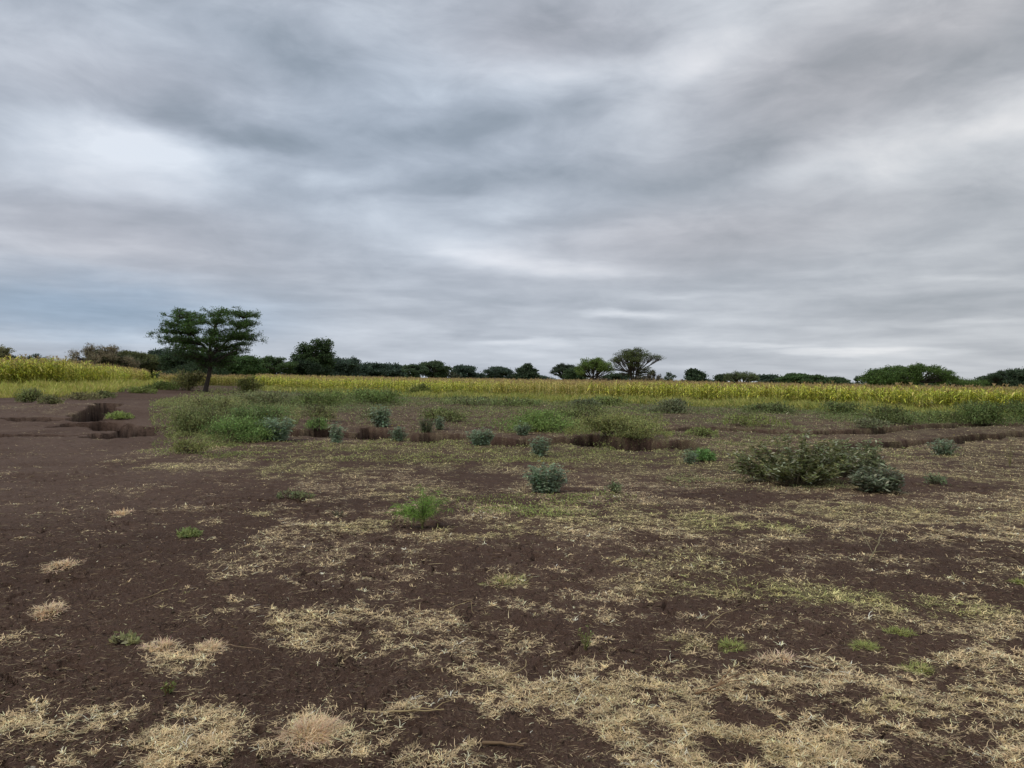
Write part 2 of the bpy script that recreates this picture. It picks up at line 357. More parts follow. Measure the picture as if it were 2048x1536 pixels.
class MB:
    """collects vertices, quads / triangles and vertex colours"""
    def __init__(s): s.V = []; s.Q = []; s.C = []; s.n = 0
    def add(s, V, Fq, C):
        V = np.asarray(V, float).reshape(-1, 3); s.V.append(V); s.Q.append(np.asarray(Fq) + s.n)
        C = np.asarray(C, float)
        s.C.append(np.broadcast_to(C, V.shape) if C.ndim == 1 else C.reshape(-1, 3)); s.n += len(V)
    def build(s, name, mat, parent=None, loc=None, smooth=False):
        if not s.V: return None
        q = [f for f in s.Q if f.shape[1] == 4]; t = [f for f in s.Q if f.shape[1] == 3]
        Fs = ([np.concatenate(q)] if q else []) + ([np.concatenate(t)] if t else [])
        return ob(name, mesh(name, np.concatenate(s.V), Fs, mat, np.concatenate(s.C), smooth=smooth), parent, loc)
    def tube(s, pts, r0, r1, col, n=5):
        pts = np.asarray(pts, float); m = len(pts)
        rad = np.linspace(r0, r1, m) if np.isscalar(r1) else np.asarray(r1)
        tan = np.gradient(pts, axis=0); tan /= np.linalg.norm(tan, axis=1, keepdims=True) + 1e-9
        up = np.array([.31, .17, .93]); a = np.cross(tan, up); a /= np.linalg.norm(a, axis=1, keepdims=True) + 1e-9
        b = np.cross(tan, a)
        th = np.linspace(0, 2 * np.pi, n, endpoint=False)
        V = pts[:, None] + rad[:, None, None] * (a[:, None] * np.cos(th)[None, :, None] + b[:, None] * np.sin(th)[None, :, None])
        i = np.arange(m - 1)[:, None] * n; j = np.arange(n)[None]; k = (j + 1) % n
        Fq = np.stack([i + j, i + k, i + n + k, i + n + j], -1).reshape(-1, 4)
        s.add(V.reshape(-1, 3), Fq, col)
    def ribbons(s, P, D, L, W, col, bend=None, seg=2, side=None, tip=.15):
        """blades: base P, direction D, length L, width W, bent along `bend`; col (n,3)"""
        n = len(P); D = D / (np.linalg.norm(D, axis=1, keepdims=True) + 1e-9)
        if bend is None: bend = np.zeros((n, 3))
        if side is None:
            side = np.cross(D, rng.normal(size=(n, 3)))
        side = side / (np.linalg.norm(side, axis=1, keepdims=True) + 1e-9)
        L = np.broadcast_to(L, (n,)); W = np.broadcast_to(W, (n,))
        V = np.empty((n, (seg + 1) * 2, 3))
        for k in range(seg + 1):
            u = k / seg
            c = P + D * (L * u)[:, None] + bend * (L * u * u)[:, None]
            w = W * (1 if 0 < k < seg else (.6 if k == 0 else tip)) * .5
            V[:, 2 * k] = c - side * w[:, None]; V[:, 2 * k + 1] = c + side * w[:, None]
        b = (np.arange(n) * (seg + 1) * 2)[:, None, None]
        k = np.arange(seg)[None, :, None] * 2
        Fq = b + k + np.array([0, 1, 3, 2])[None, None]
        s.add(V.reshape(-1, 3), Fq.reshape(-1, 4), np.repeat(col, (seg + 1) * 2, axis=0))
    def leaves(s, P, D, L, W, col, N=None):
        """diamond leaves folded slightly; centre line along D"""
        n = len(P); D = D / (np.linalg.norm(D, axis=1, keepdims=True) + 1e-9)
        if N is None: N = rng.normal(size=(n, 3))
        S = np.cross(D, N); S /= np.linalg.norm(S, axis=1, keepdims=True) + 1e-9
        L = np.broadcast_to(L, (n,))[:, None]; W = np.broadcast_to(W, (n,))[:, None]
        V = np.empty((n, 4, 3))
        V[:, 0] = P; V[:, 1] = P + D * L * .45 + S * W * .5; V[:, 2] = P + D * L; V[:, 3] = P + D * L * .45 - S * W * .5
        Fq = (np.arange(n) * 4)[:, None] + np.arange(4)[None]
        s.add(V.reshape(-1, 3), Fq, np.repeat(col, 4, axis=0))
def jit(n, c, v=.25, hv=.06):
    """n albedo variants of the colour c"""
    c = np.asarray(c, float)
    return np.clip(c[None] * (1 + v * rng.uniform(-1, 1, (n, 1))) * (1 + hv * rng.normal(size=(n, 3))), .004, .9)
def unit(n, zmin=-1.0):
    z = rng.uniform(zmin, 1, n); a = rng.uniform(0, 2 * np.pi, n); r = np.sqrt(1 - z * z)
    return np.stack([r * np.cos(a), r * np.sin(a), z], -1)

# ------------------------------------------------------------------ materials
def leaf_mat(name, rough=.6, trans=.25, spec=.25):
    m = bpy.data.materials.new(name); m.use_nodes = True; t = NT(m.node_tree); t.n.clear()
    out = t.node('ShaderNodeOutputMaterial'); p = t.node('ShaderNodeBsdfPrincipled')
    a = t.node('ShaderNodeAttribute', attribute_name='col')
    tc = t.node('ShaderNodeTexCoord'); nz = t.noise(tc.outputs['Object'], 6, 3, .6)
    c = t.mix(1.0, a.outputs['Color'], t.mix(t.maprange(nz.outputs['Fac'], .3, .7, 0, 1), (.78, .76, .66), (1.28, 1.25, 1.05)), 'MULTIPLY')
    t.link(c, p.inputs['Base Color']); p.inputs['Roughness'].default_value = rough; p.inputs['Specular IOR Level'].default_value = spec
    if trans > 0:
        tr = t.node('ShaderNodeBsdfTranslucent'); t.link(c, tr.inputs['Color'])
        mx = t.node('ShaderNodeMixShader'); mx.inputs[0].default_value = trans
        t.link(p.outputs[0], mx.inputs[1]); t.link(tr.outputs[0], mx.inputs[2]); t.link(mx.outputs[0], out.inputs[0])
    else: t.link(p.outputs[0], out.inputs[0])
    return m
M_LEAF = leaf_mat('foliage', .6, .35); M_STRAW = leaf_mat('dry_straw', .7, .15, .2); M_CROP = leaf_mat('crop_leaf', .55, .3, .3)
def bark_mat(name, c1, c2, scale=9):
    m = bpy.data.materials.new(name); m.use_nodes = True; t = NT(m.node_tree); p = t.n['Principled BSDF']
    tc = t.node('ShaderNodeTexCoord'); mp = t.node('ShaderNodeMapping'); t.link(tc.outputs['Object'], mp.inputs[0]); mp.inputs['Scale'].default_value = (1, 1, .25)
    nz = t.noise(mp.outputs[0], scale, 6, .65)
    t.link(t.mix(t.maprange(nz.outputs['Fac'], .35, .65, 0, 1), c1, c2), p.inputs['Base Color']); p.inputs['Roughness'].default_value = .9
    b = t.node('ShaderNodeBump'); b.inputs['Strength'].default_value = .6; b.inputs['Distance'].default_value = .03
    t.link(nz.outputs['Fac'], b.inputs['Height']); t.link(b.outputs[0], p.inputs['Normal'])
    return m
M_BARK = bark_mat('bark', (.028, .02, .016), (.07, .054, .042)); M_STEM = bark_mat('stem', (.10, .08, .05), (.22, .18, .11), 30)

def soil_mat():
    m = bpy.data.materials.new('soil'); m.use_nodes = True; t = NT(m.node_tree); p = t.n['Principled BSDF']
    g = t.node('ShaderNodeNewGeometry'); P = g.outputs['Position']
    at_ = t.node('ShaderNodeAttribute', attribute_name='cover'); sp = t.node('ShaderNodeSeparateColor'); t.link(at_.outputs['Color'], sp.inputs[0])
    sS, sG, sT = sp.outputs[0], sp.outputs[1], sp.outputs[2]
    ag = t.node('ShaderNodeAttribute', attribute_name='ground'); sg = t.node('ShaderNodeSeparateColor'); t.link(ag.outputs['Color'], sg.inputs[0])
    n1 = t.noise(P, 1.3, 6, .6).outputs['Fac']; n2 = t.noise(P, 16, 6, .65).outputs['Fac']; n3 = t.noise(P, 90, 4, .6).outputs['Fac']
    n0 = t.noise(P, .22, 4, .5).outputs['Fac']
    c = t.mix(t.maprange(n1, .3, .7, 0, 1), (.048, .0265, .0180), (.100, .0580, .0390))
    c = t.mix(t.maprange(n0, .38, .62, 0, .8), c, (.120, .072, .050))
    c = t.mix(t.maprange(n2, .35, .72, 0, .6), c, (.130, .083, .062))
    c = t.mix(t.math('MULTIPLY', sT, .9), c, t.mix(t.maprange(n2, .3, .7, 0, 1), (.125, .082, .061), (.185, .125, .094)))          # trodden, paler earth
    c = t.mix(t.maprange(n3, .57, .70, 0, .5), c, (.20, .150, .112))       # crumbs and chaff
    c = t.mix(t.maprange(n3, .28, .44, .7, 0), c, (.018, .012, .010))
    n5 = t.noise(P, 34, 5, .7, .6).outputs['Fac']
    c = t.mix(t.maprange(n5, .30, .42, .6, 0), c, (.022, .014, .011))
    # chaff and low growth between the stalks
    sc = t.mix(sG, (.46, .35, .235), (.27, .275, .11))
    nf = t.noise(P, 55, 5, .7, .8).outputs['Fac']
    f = t.math('MULTIPLY', sS, t.maprange(nf, .44, .64, .0, .8), clamp=True)
    c = t.mix(f, c, sc)
    c = t.mix(sg.outputs[0], c, (.16, .15, .045))                           # field floor
    c = t.mix(t.math('MULTIPLY', sg.outputs[1], t.maprange(n2, .3, .6, .3, 1)), c, (.10, .115, .04))
    c = t.mix(t.math('MULTIPLY', sg.outputs[2], t.maprange(n2, .3, .6, 1, .75)), c, (.010, .0062, .005))      # moist gully earth, blackened further to paint in the deep shade
    t.link(c, p.inputs['Base Color']); p.inputs['Roughness'].default_value = .95; p.inputs['Specular IOR Level'].default_value = .15
    # crumb relief and cracks
    vo = t.node('ShaderNodeTexVoronoi', feature='DISTANCE_TO_EDGE'); vo.inputs['Scale'].default_value = 3.2
    dv = t.vmath('ADD', P, t.vmath('MULTIPLY', t.noise(P, 5, 4, .6).outputs['Color'], (.35, .35, 0)).outputs[0]); t.link(dv.outputs[0], vo.inputs['Vector'])
    crack = t.maprange(vo.outputs[0], 0, .035, -.6, 0)
    vc = t.node('ShaderNodeTexVoronoi'); vc.inputs['Scale'].default_value = 38; t.link(P, vc.inputs['Vector'])
    h = t.math('ADD', t.math('ADD', t.math('MULTIPLY', n2, .9), t.math('MULTIPLY', n3, .35)), t.math('ADD', t.math('MULTIPLY', crack, t.maprange(n1, .45, .6, 0, 1)), t.math('MULTIPLY', vc.outputs['Distance'], .35)))
    b = t.node('ShaderNodeBump'); b.inputs['Strength'].default_value = 1.0; b.inputs['Distance'].default_value = .045
    t.link(h, b.inputs['Height']); t.link(b.outputs[0], p.inputs['Normal'])
    return m

# ------------------------------------------------------------------ ground sheet, finest near the viewer
FIELD_R = [flat(2400, 852), (flat(2048, 837)), flat(1700, 824), flat(1400, 812), flat(1000, 799), flat(760, 790), flat(550, 780)]
FIELD_L = [flat(-500, 815), flat(-150, 800), flat(0, 793), flat(130, 790), flat(230, 783), flat(330, 770)]
def edgeY(E, az):                      # depth of a field's near edge along a bearing x/y
    E = sorted(E, key=lambda p: p[0] / p[1]); return np.interp(az, [p[0] / p[1] for p in E], [p[1] for p in E])
def build_ground():
    th = np.concatenate([np.linspace(-math.pi, -.80, 60, endpoint=False), np.linspace(-.80, -.64, 40, endpoint=False), np.linspace(-.64, .64, 900, endpoint=False),
                         np.linspace(.64, .80, 40, endpoint=False), np.linspace(.80, math.pi, 61)])
    r = [.25]
    while r[-1] < 3000:
        v = r[-1]; r.append(v * (1.0045 if 2.5 < v < 34 else 1.010 if v < 80 else 1.05))
    r = np.array(r)
    TH, RR = np.meshgrid(th[:-1], r)
    x = RR * np.sin(TH); y = RR * np.cos(TH)
    xf, yf = x.ravel(), y.ravel()
    z = H(xf, yf)
    n = len(th) - 1; m = len(r)
    i = np.arange(m - 1)[:, None] * n; j = np.arange(n)[None]; k = (j + 1) % n
    Fq = np.stack([i + j, i + k, i + n + k, i + n + j], -1).reshape(-1, 4)[:, ::-1]
    V = np.stack([xf, yf, z], -1)
    V = np.vstack([V, [[0, 0, float(H(np.array([0.]), np.array([0.]))[0])]]])
    tri = np.stack([np.full(n, len(V) - 1), np.arange(n), (np.arange(n) + 1) % n], -1)[:, ::-1]
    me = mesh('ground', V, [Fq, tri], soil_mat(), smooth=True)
    S = straw(xf, yf); G = greenness(xf, yf)
    az = xf / np.maximum(yf, .01); d = np.hypot(xf, yf)
    T = (1 - sstep(-.50, -.27, az + .03 * gn(yf * .4, xf * .4, 9))) * sstep(7, 13, d) * (1 - sstep(38, 55, d)) * np.clip(.7 + fbm(xf * .5, yf * .5, 3, 66), 0, 1)
    path = np.exp(-(((xf + 22.5 - .16 * (yf - 62)) / 2.6) ** 2)) * sstep(50, 58, yf) * (1 - sstep(100, 120, yf))
    T = np.maximum(T, path)
    fl = np.zeros_like(xf); ahead = yf > 1
    fl[ahead] = np.maximum(sstep(0, 4, yf[ahead] - edgeY(FIELD_R, az[ahead])) * (az[ahead] > -.325), sstep(-4, 2, yf[ahead] - edgeY(FIELD_L, az[ahead])) * (az[ahead] < -.44))
    fl = np.where(yf > 95, 1, fl) * (1 - path)
    gr = np.clip(sstep(24, 40, d) * sstep(-.43, -.38, az) + sstep(0, 3, d - (.9 * edgeY(FIELD_L, np.clip(az, -2, -.4)))) * (az < -.43), 0, 1) * np.clip(.6 + 1.2 * fbm(xf * .3, yf * .6, 3, 12), 0, 1)
    gr *= .4 * (1 - path)
    damp_shade = sstep(.10, .35, gully(xf, yf))  # gully mask: damp earth plus shade put into its colour
    S = S * (1 - .8 * damp_shade)
    for nm, arr in (('cover', (S, G, T)), ('ground', (fl, gr * (1 - damp_shade), damp_shade))):
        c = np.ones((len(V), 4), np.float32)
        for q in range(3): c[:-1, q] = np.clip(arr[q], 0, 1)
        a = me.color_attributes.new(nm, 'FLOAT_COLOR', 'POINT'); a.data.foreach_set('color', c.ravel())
    tag(ob('ground', me), kind='structure')
build_ground()

def curls(mb, P, D, L, W, c, seg, kink):
    """crooked flat stalks: the heading changes at every joint"""
    n = len(P); D = D / np.linalg.norm(D, axis=1, keepdims=True); V = np.empty((n, (seg + 1) * 2, 3)); p = P.copy(); d = D.copy()
    for k in range(seg + 1):
        S = np.cross(d, np.array([[0, 0, 1.]])); S /= np.linalg.norm(S, axis=1, keepdims=True) + 1e-9
        w = (W * (.75 if k == 0 else 1 if k < seg else .35) * .5)[:, None]
        V[:, 2 * k] = p - S * w; V[:, 2 * k + 1] = p + S * w
        p = p + d * (L / seg)[:, None]; p[:, 2] = np.maximum(p[:, 2], P[:, 2] - .004)
        d = d + rng.normal(0, kink, (n, 3)) * [1, 1, .55] - [0, 0, .10]; d /= np.linalg.norm(d, axis=1, keepdims=True)
    b = (np.arange(n) * (seg + 1) * 2)[:, None, None]; k = np.arange(seg)[None, :, None] * 2
    Fq = b + k + np.array([0, 1, 3, 2])[None, None]
    mb.add(V.reshape(-1, 3), Fq.reshape(-1, 4), np.repeat(c, (seg + 1) * 2, axis=0))
# ------------------------------------------------------------------ straw and low grass lying on the soil
def sample_px(n, y0, y1, x0=-900, x1=3000, power=1.0):
    """random ground points, denser near the viewer like the detail one can see"""
    px = rng.uniform(x0, x1, n); py = y0 + (y1 - y0) * rng.uniform(0, 1, n) ** power
    dx = Fv[0] + (px - 1024) / F_PX * Rv[0] + (768 - py) / F_PX * Uv[0]
    dy = Fv[1] + (px - 1024) / F_PX * Rv[1] + (768 - py) / F_PX * Uv[1]
    dz = Fv[2] + (px - 1024) / F_PX * Rv[2] + (768 - py) / F_PX * Uv[2]
    t = -EYE / dz; return dx * t, dy * t
TAN = np.array([.78, .61, .41]); TAN2 = np.array([.84, .63, .48]); OLV = np.array([.58, .53, .26]); GRN = np.array([.27, .34, .11])
def straw_layer(n, y0, y1, power=1.0, thr=.12):
    x, y = sample_px(n, y0, y1, power=power)
    s = straw(x, y); keep = rng.uniform(0, 1, n) < np.maximum(s, thr * .12) ** 1.2
    x, y, s = x[keep], y[keep], s[keep]; m = len(x); d = np.hypot(x, y)
    g = greenness(x, y)
    z = H(x, y)
    # bushier heart of a tuft
    lift = np.clip(fbm(x * 2.4, y * 2.4, 3, 410) * 1.6 + .25, 0.02, .8) * s
    yaw = rng.uniform(0, 6.28, m)
    up = np.clip(.05 + .45 * lift * rng.uniform(0, 1, m), 0, 1) + .25 * (g > .7) * rng.uniform(0, 1, m)
    D = np.stack([np.cos(yaw), np.sin(yaw), up], -1)
    L = rng.lognormal(-3.78, .5, m) * (1 + .06 * np.maximum(d - 4, 0)); L = np.minimum(L, .2)
    L *= np.where(rng.uniform(0, 1, m) < .06, 1.8, 1)
    W = np.maximum(.0021, .00066 * d) * rng.uniform(.7, 1.3, m)
    bend = rng.normal(0, .55, (m, 3)); bend[:, 2] = rng.uniform(-.5, .1, m) * (up + .15)
    base = TAN[None] * (1 - rng.uniform(0, 1, (m, 1)) * .5) + TAN2[None] * rng.uniform(0, .5, (m, 1))
    gg = np.clip(g + rng.normal(0, .18, m), 0, 1.2)[:, None]
    c = base * (1 - np.minimum(gg, 1)) + OLV * np.minimum(gg, 1)
    gr = (rng.uniform(0, 1, m) < np.clip(gg[:, 0] - .45, 0, .55))[:, None]
    c = np.where(gr, GRN * .6 + c * .4, c) * rng.lognormal(-.02, .28, (m, 1))
    P = np.stack([x, y, z + .004 + rng.uniform(0, .022, m) * lift], -1)
    return P, D, L, W, c, bend
mb = MB()
for n, y0, y1, pw in ((520000, 1040, 1640, .8), (400000, 880, 1080, 1.0), (110000, 800, 900, 1.0)):
    P, D, L, W, c, bend = straw_layer(n, y0, y1, pw)
    curls(mb, P, D, L, W, c, 3 if y0 > 1000 else 2, .5)
# little star-shaped tufts rooted in the patches
P, D, L, W, c, bend = straw_layer(18000, 980, 1640, .8, 0.02)
k = 9; m = len(P); a = rng.uniform(0, 6.28, (m, k)); P = np.repeat(P, k, 0); a = a.ravel(); s_ = rng.lognormal(0, .3, m * k)
D = np.stack([np.cos(a), np.sin(a), rng.uniform(.08, .75, m * k)], -1); P[:, :2] += D[:, :2] * .004
curls(mb, P, D, rng.lognormal(-3.6, .35, m * k) * (1 + .03 * P[:, 1]), np.repeat(W, k) * 1.05, np.repeat(c, k, 0) * rng.lognormal(.04, .2, (m * k, 1)), 3, .38)
tag(mb.build('dry_grass', M_STRAW), 'dry straw and sparse grass lying in patches on the dark soil', 'grass', kind='stuff')

# chaff specks and crumbs of earth scattered over the bare soil
def debris():
    mb = MB(); n = 100000
    x, y = sample_px(n, 880, 1640, power=.8); d = np.hypot(x, y)
    k = rng.uniform(0, 1, n) < .55 + .45 * fbm(x, y, 3, 77); x, y, d = x[k], y[k], d[k]; n = len(x)
    yaw = rng.uniform(0, 6.28, n)
    D = np.stack([np.cos(yaw), np.sin(yaw), rng.uniform(-.05, .25, n)], -1)
    L = rng.uniform(.008, .04, n) * (1 + .08 * d); W = np.maximum(.0014, .00042 * d)
    c = jit(n, (.36, .28, .20), .45) 
    mb.ribbons(np.stack([x, y, H(x, y) + .004], -1), D, L, W, c, rng.normal(0, .3, (n, 3)) * np.array([1, 1, .2]), 2)
    tag(mb.build('plant_litter', M_STRAW), 'tiny bits of chaff scattered over the bare soil', 'litter', kind='stuff')
    mb = MB(); n = 38000
    x, y = sample_px(n, 930, 1640, power=.75); k = fbm(x * 1.1, y * 1.1, 3, 88) + rng.normal(0, .25, n) > .02; x, y = x[k], y[k]; n = len(x)
    s = rng.lognormal(-5.5, .5, n) * (1 + .05 * np.hypot(x, y)); s = np.minimum(s, .016)
    base = np.array([[1, 0, 0], [0, 1, 0], [-1, 0, 0], [0, -1, 0], [0, 0, 1], [0, 0, -1.]])
    V = base[None] * s[:, None, None] * rng.uniform(.6, 1.25, (n, 6, 1)); a = rng.uniform(0, 6.28, n); ca, sa = np.cos(a)[:, None], np.sin(a)[:, None]
    V = np.stack([V[..., 0] * ca - V[..., 1] * sa, V[..., 0] * sa + V[..., 1] * ca, V[..., 2] * .7], -1)
    V += np.stack([x, y, H(x, y) + s * .25], -1)[:, None]
    T = np.array([[0, 1, 4], [1, 2, 4], [2, 3, 4], [3, 0, 4], [1, 0, 5], [2, 1, 5], [3, 2, 5], [0, 3, 5]])
    Fq = (np.arange(n) * 6)[:, None, None] + T[None]
    mb.add(V.reshape(-1, 3), Fq.reshape(-1, 3), np.repeat(jit(n, (.12, .085, .068), .35), 6, axis=0))
    tag(mb.build('soil_crumbs', bare_soil()), 'small crumbs and clods of dark brown earth', 'soil', kind='stuff')
def bare_soil():
    m = leaf_mat('soil_crumb', .95, 0, .1); return m
debris()

# ------------------------------------------------------------------ shrubs and herbs
def lobes_in(w, h, dpt, n, flatb=.15):
    """n blob centres + radii filling a rounded bush of width w, depth dpt, height h"""
    L = []
    for _ in range(n):
        a = random.uniform(0, 6.28); q = math.sqrt(random.uniform(0, .75)); z = random.uniform(flatb, .8)
        k = math.sqrt(max(.08, 1 - (z - .3) ** 2 * 1.3))
        L.append((math.cos(a) * q * w / 2 * k, math.sin(a) * q * dpt / 2 * k, z * h, random.uniform(.20, .34)))
    return L
def shrub(name, px, py, wpx, hpx, label, kind, cat='shrub', group=None, dens=1.0, col=None, depth=None, flowers=0, seed=None):
    if seed is not None: random.seed(seed)
    X, Y, Z = at(px, py) if depth is None else atd(px, depth)
    w = wpx / F_PX * Y; h = hpx / F_PX * Y; dp = w * .75
    if kind == 'poppy': w *= 1.2; h *= 1.1
    if kind in ('weed', 'olive'): w *= 1.15; h *= .92; dens *= .85; col = tuple(1.45 * (.68 * a + .32 * b) for a, b in zip(col, (.20, .20, .095)))
    if kind in ('feather', 'low'): w *= 1.1; col = tuple(1.5 * c for c in col) if col else (.25, .40, .10)
    root = ob(name, None, loc=(X, Y, Z)); tag(root, label, cat, group)
    st = MB(); fo = MB()
    px_m = Y / 765.0                                      # one rendered pixel in metres here
    C = {'feather': (.16, .27, .07), 'poppy': (.33, .43, .33), 'broad': (.19, .21, .095), 'weed': (.14, .19, .07), 'olive': (.17, .20, .075), 'dark': (.055, .085, .035), 'brown': (.13, .12, .07), 'low': (.12, .18, .06)}[kind] if col is None else col
    scol = (.16, .14, .09)
    if kind in ('poppy',):
        ns = max(7, int(16 * dens * min(2.2, w / h)))
        for i in range(ns):
            a = random.uniform(0, 6.28); rr = math.sqrt(random.random()); tx, ty = math.cos(a) * rr * w * .46, math.sin(a) * rr * dp * .46
            tz = h * random.uniform(.62, 1.0) * (1 - .25 * rr * rr)
            p = np.array([(tx * (.4 + .6 * u), ty * (.4 + .6 * u), tz * u) for u in np.linspace(0, 1, 7)])
            st.tube(p, max(.005, px_m * .28), max(.002, px_m * .12), (.20, .27, .19), 4)
            nl = int(12 * dens)
            u = rng.uniform(.04, 1, nl); idx = u * 6; i0 = np.minimum(idx.astype(int), 5); fr = (idx - i0)[:, None]
            P = p[i0] * (1 - fr) + p[i0 + 1] * fr
            yaw = rng.uniform(0, 6.28, nl); D = np.stack([np.cos(yaw), np.sin(yaw), rng.uniform(.05, .75, nl)], -1)
            Ls = h * rng.uniform(.14, .27, nl) * (1.15 - .4 * u)
            bend = np.stack([0 * u, 0 * u, -rng.uniform(.1, .6, nl)], -1)
            cc = jit(nl, C, .28)
            side = np.cross(D, [[0, 0, 1.]])
            fo.ribbons(P, D, Ls, np.maximum(Ls * .17, px_m * .6), cc, bend, 3, side=side, tip=.1)
            sd_ = side / (np.linalg.norm(side, axis=1, keepdims=True) + 1e-9)
            Dn = D / np.linalg.norm(D, axis=1, keepdims=True)
            for q, v in ((.3, 1), (.3, -1), (.55, 1), (.55, -1), (.78, 1), (.78, -1)):       # spiny lobes
                B_ = P + Dn * (Ls * q)[:, None] + bend * (Ls * q * q)[:, None]
                fo.leaves(B_, Dn * .6 + sd_ * v + rng.normal(0, .15, (nl, 3)), Ls * .30 * (1.1 - q * .5), np.maximum(Ls * .11, px_m * .35), cc * 1.05)
    elif kind == 'feather':
        ns = int(26 * dens)
        for i in range(ns):
            a = random.uniform(0, 6.28); rr = math.sqrt(random.random()); tx, ty = math.cos(a) * rr * w * .47, math.sin(a) * rr * dp * .47
            tz = h * random.uniform(.55, 1.02) * (1 - .45 * rr * rr)
            p = np.array([(tx * u ** 1.5, ty * u ** 1.5, h * .12 + (tz - h * .12) * u - .1 * h * u * u * rr) if u > 0 else (0, 0, 0) for u in np.linspace(0, 1, 8)])
            st.tube(p, .006, .0018, scol, 4)
            nl = int(60 * dens)
            u = rng.uniform(.30, 1, nl); idx = u * 7; i0 = np.minimum(idx.astype(int), 6); fr = (idx - i0)[:, None]
            P = p[i0] * (1 - fr) + p[i0 + 1] * fr + rng.normal(0, .012, (nl, 3))
            yaw = rng.uniform(0, 6.28, nl); D = np.stack([np.cos(yaw), np.sin(yaw), rng.uniform(-.2, .7, nl)], -1)
            fo.ribbons(P, D, rng.uniform(.04, .11, nl), max(.004, px_m * .42), jit(nl, C, .35), np.stack([0 * u, 0 * u, -rng.uniform(.2, .9, nl)], -1), 2)
    elif kind == 'broad':
        ns = int(60 * dens)
        for i in range(ns):
            a = random.uniform(0, 6.28); rr = math.sqrt(random.random()); tx, ty = math.cos(a) * rr * w * .49, math.sin(a) * rr * dp * .49
            tz = h * random.uniform(.35, 1.0) * (1 - .45 * rr * rr); bx, by = tx * .35, ty * .35
            p = np.array([(bx + (tx - bx) * u ** 1.2, by + (ty - by) * u ** 1.2, tz * u) for u in np.linspace(0, 1, 6)])
            st.tube(p, .009, .003, (.15, .115, .075), 4)
            nl = int(34 * dens)
            u = rng.uniform(.25, 1.03, nl) ** .8; idx = np.minimum(u, 1) * 5; i0 = np.minimum(idx.astype(int), 4); fr = (idx - i0)[:, None]
            P = p[i0] * (1 - fr) + p[i0 + 1] * fr + rng.normal(0, .02, (nl, 3))
            yaw = rng.uniform(0, 6.28, nl); D = np.stack([np.cos(yaw), np.sin(yaw), rng.uniform(-.55, .6, nl)], -1)
            N = np.stack([rng.normal(0, .4, nl), rng.normal(0, .4, nl), np.ones(nl)], -1)
            pale = (rng.uniform(0, 1, nl) < .18)[:, None]
            cc = np.where(pale, jit(nl, (.46, .50, .38), .2), jit(nl, C, .35))
            fo.leaves(P, D, rng.uniform(.055, .12, nl), rng.uniform(.022, .042, nl), cc, N)
    else:
        # many fine leaves through loose lobes, with twigs poking out
        nlobe = max(5, int(7 + 5 * min(w / h, 3)))
        lb = lobes_in(w * .86, h, dp * .86, nlobe)
        for lx, ly, lz, lr in lb:
            p = np.array([(lx * .3 * (1 - u) * .3 + lx * u, ly * u, lz * u) for u in np.linspace(0, 1, 5)])
            st.tube(p, max(.008, .012 * h), .004, scol, 4)
            for _ in range(3):
                e = unit(1, -.1)[0] * lr * h * 1.1
                st.tube(np.array([p[-2], p[-1] + e * .5, p[-1] + e]), max(.004, .3 * px_m), max(.002, .15 * px_m), scol, 3)
        area = sum((l[3] * h) ** 2 for l in lb)
        Ls0 = max(.035, px_m * 1.9); nl = int(min(7000, 1.9 * dens * area * (max(w, h) / h) ** .5 * 4 / (Ls0 * Ls0 * .5)))
        ix = rng.integers(0, nlobe, nl); A = np.array(lb)
        q = unit(nl); rad = (A[ix, 3] * h)[:, None] * (rng.uniform(0, 1, nl) ** .42)[:, None]
        P = A[ix, :3] + q * rad * np.array([1.25 * max(1, (w / h) * .55), 1.25 * max(1, (w / h) * .5), 1.0]) * rng.uniform(.8, 1.2, (nl, 1))
        P[:, 2] = np.abs(P[:, 2]) + .01
        P[:, :2] += rng.normal(0, .10, (nl, 2)) * w * (rng.uniform(0, 1, (nl, 1)) < .4)
        lobetone = (1 + .28 * rng.normal(size=nlobe)).clip(.55, 1.5)[ix][:, None]
        fo.leaves(P, rng.normal(size=(nl, 3)) + np.array([0, 0, .5]), Ls0 * rng.uniform(.7, 1.6, nl), Ls0 * rng.uniform(.35, .6, nl), jit(nl, C, .5) * lobetone)
        nsh = int(16 * dens * max(1, w / h)); q = np.sqrt(rng.uniform(0, 1.1, nsh)); a = rng.uniform(0, 6.28, nsh)
        bx = np.stack([np.cos(a) * q * w * .55, np.sin(a) * q * dp * .55, 0 * q], -1); tz = h * rng.uniform(.45, 1.12, nsh) * (1 - .45 * np.minimum(q, 1) ** 2)
        ln = rng.normal(0, .25, (nsh, 2))
        for v in np.linspace(.15, 1, 9):
            Pp = bx + np.stack([ln[:, 0] * tz * v, ln[:, 1] * tz * v, tz * v], -1)
            fo.leaves(Pp, rng.normal(size=(nsh, 3)) + [0, 0, .8], Ls0 * rng.uniform(.8, 1.7, nsh), Ls0 * rng.uniform(.35, .6, nsh), jit(nsh, C, .35) * 1.15)
    st.build('stems', M_STEM, root); fo.build('foliage', M_LEAF, root)
    for i in range(flowers):
        fm = MB(); a = random.uniform(0, 6.28); rr = random.uniform(.1, .45)
        c0 = np.array([math.cos(a) * rr * w, math.sin(a) * rr * dp * .6 - dp * .15, h * random.uniform(.85, 1.04)])
        k = np.arange(6) * 1.047; D = np.stack([np.cos(k), np.sin(k), .35 + 0 * k], -1)
        fm.leaves(np.repeat(c0[None], 6, 0), D, max(.026, px_m * .8), max(.024, px_m * .7), jit(6, (.62, .50, .03), .1), np.tile([0, 0, 1.], (6, 1)))
        fm.build('flower', M_LEAF, root)
    return root

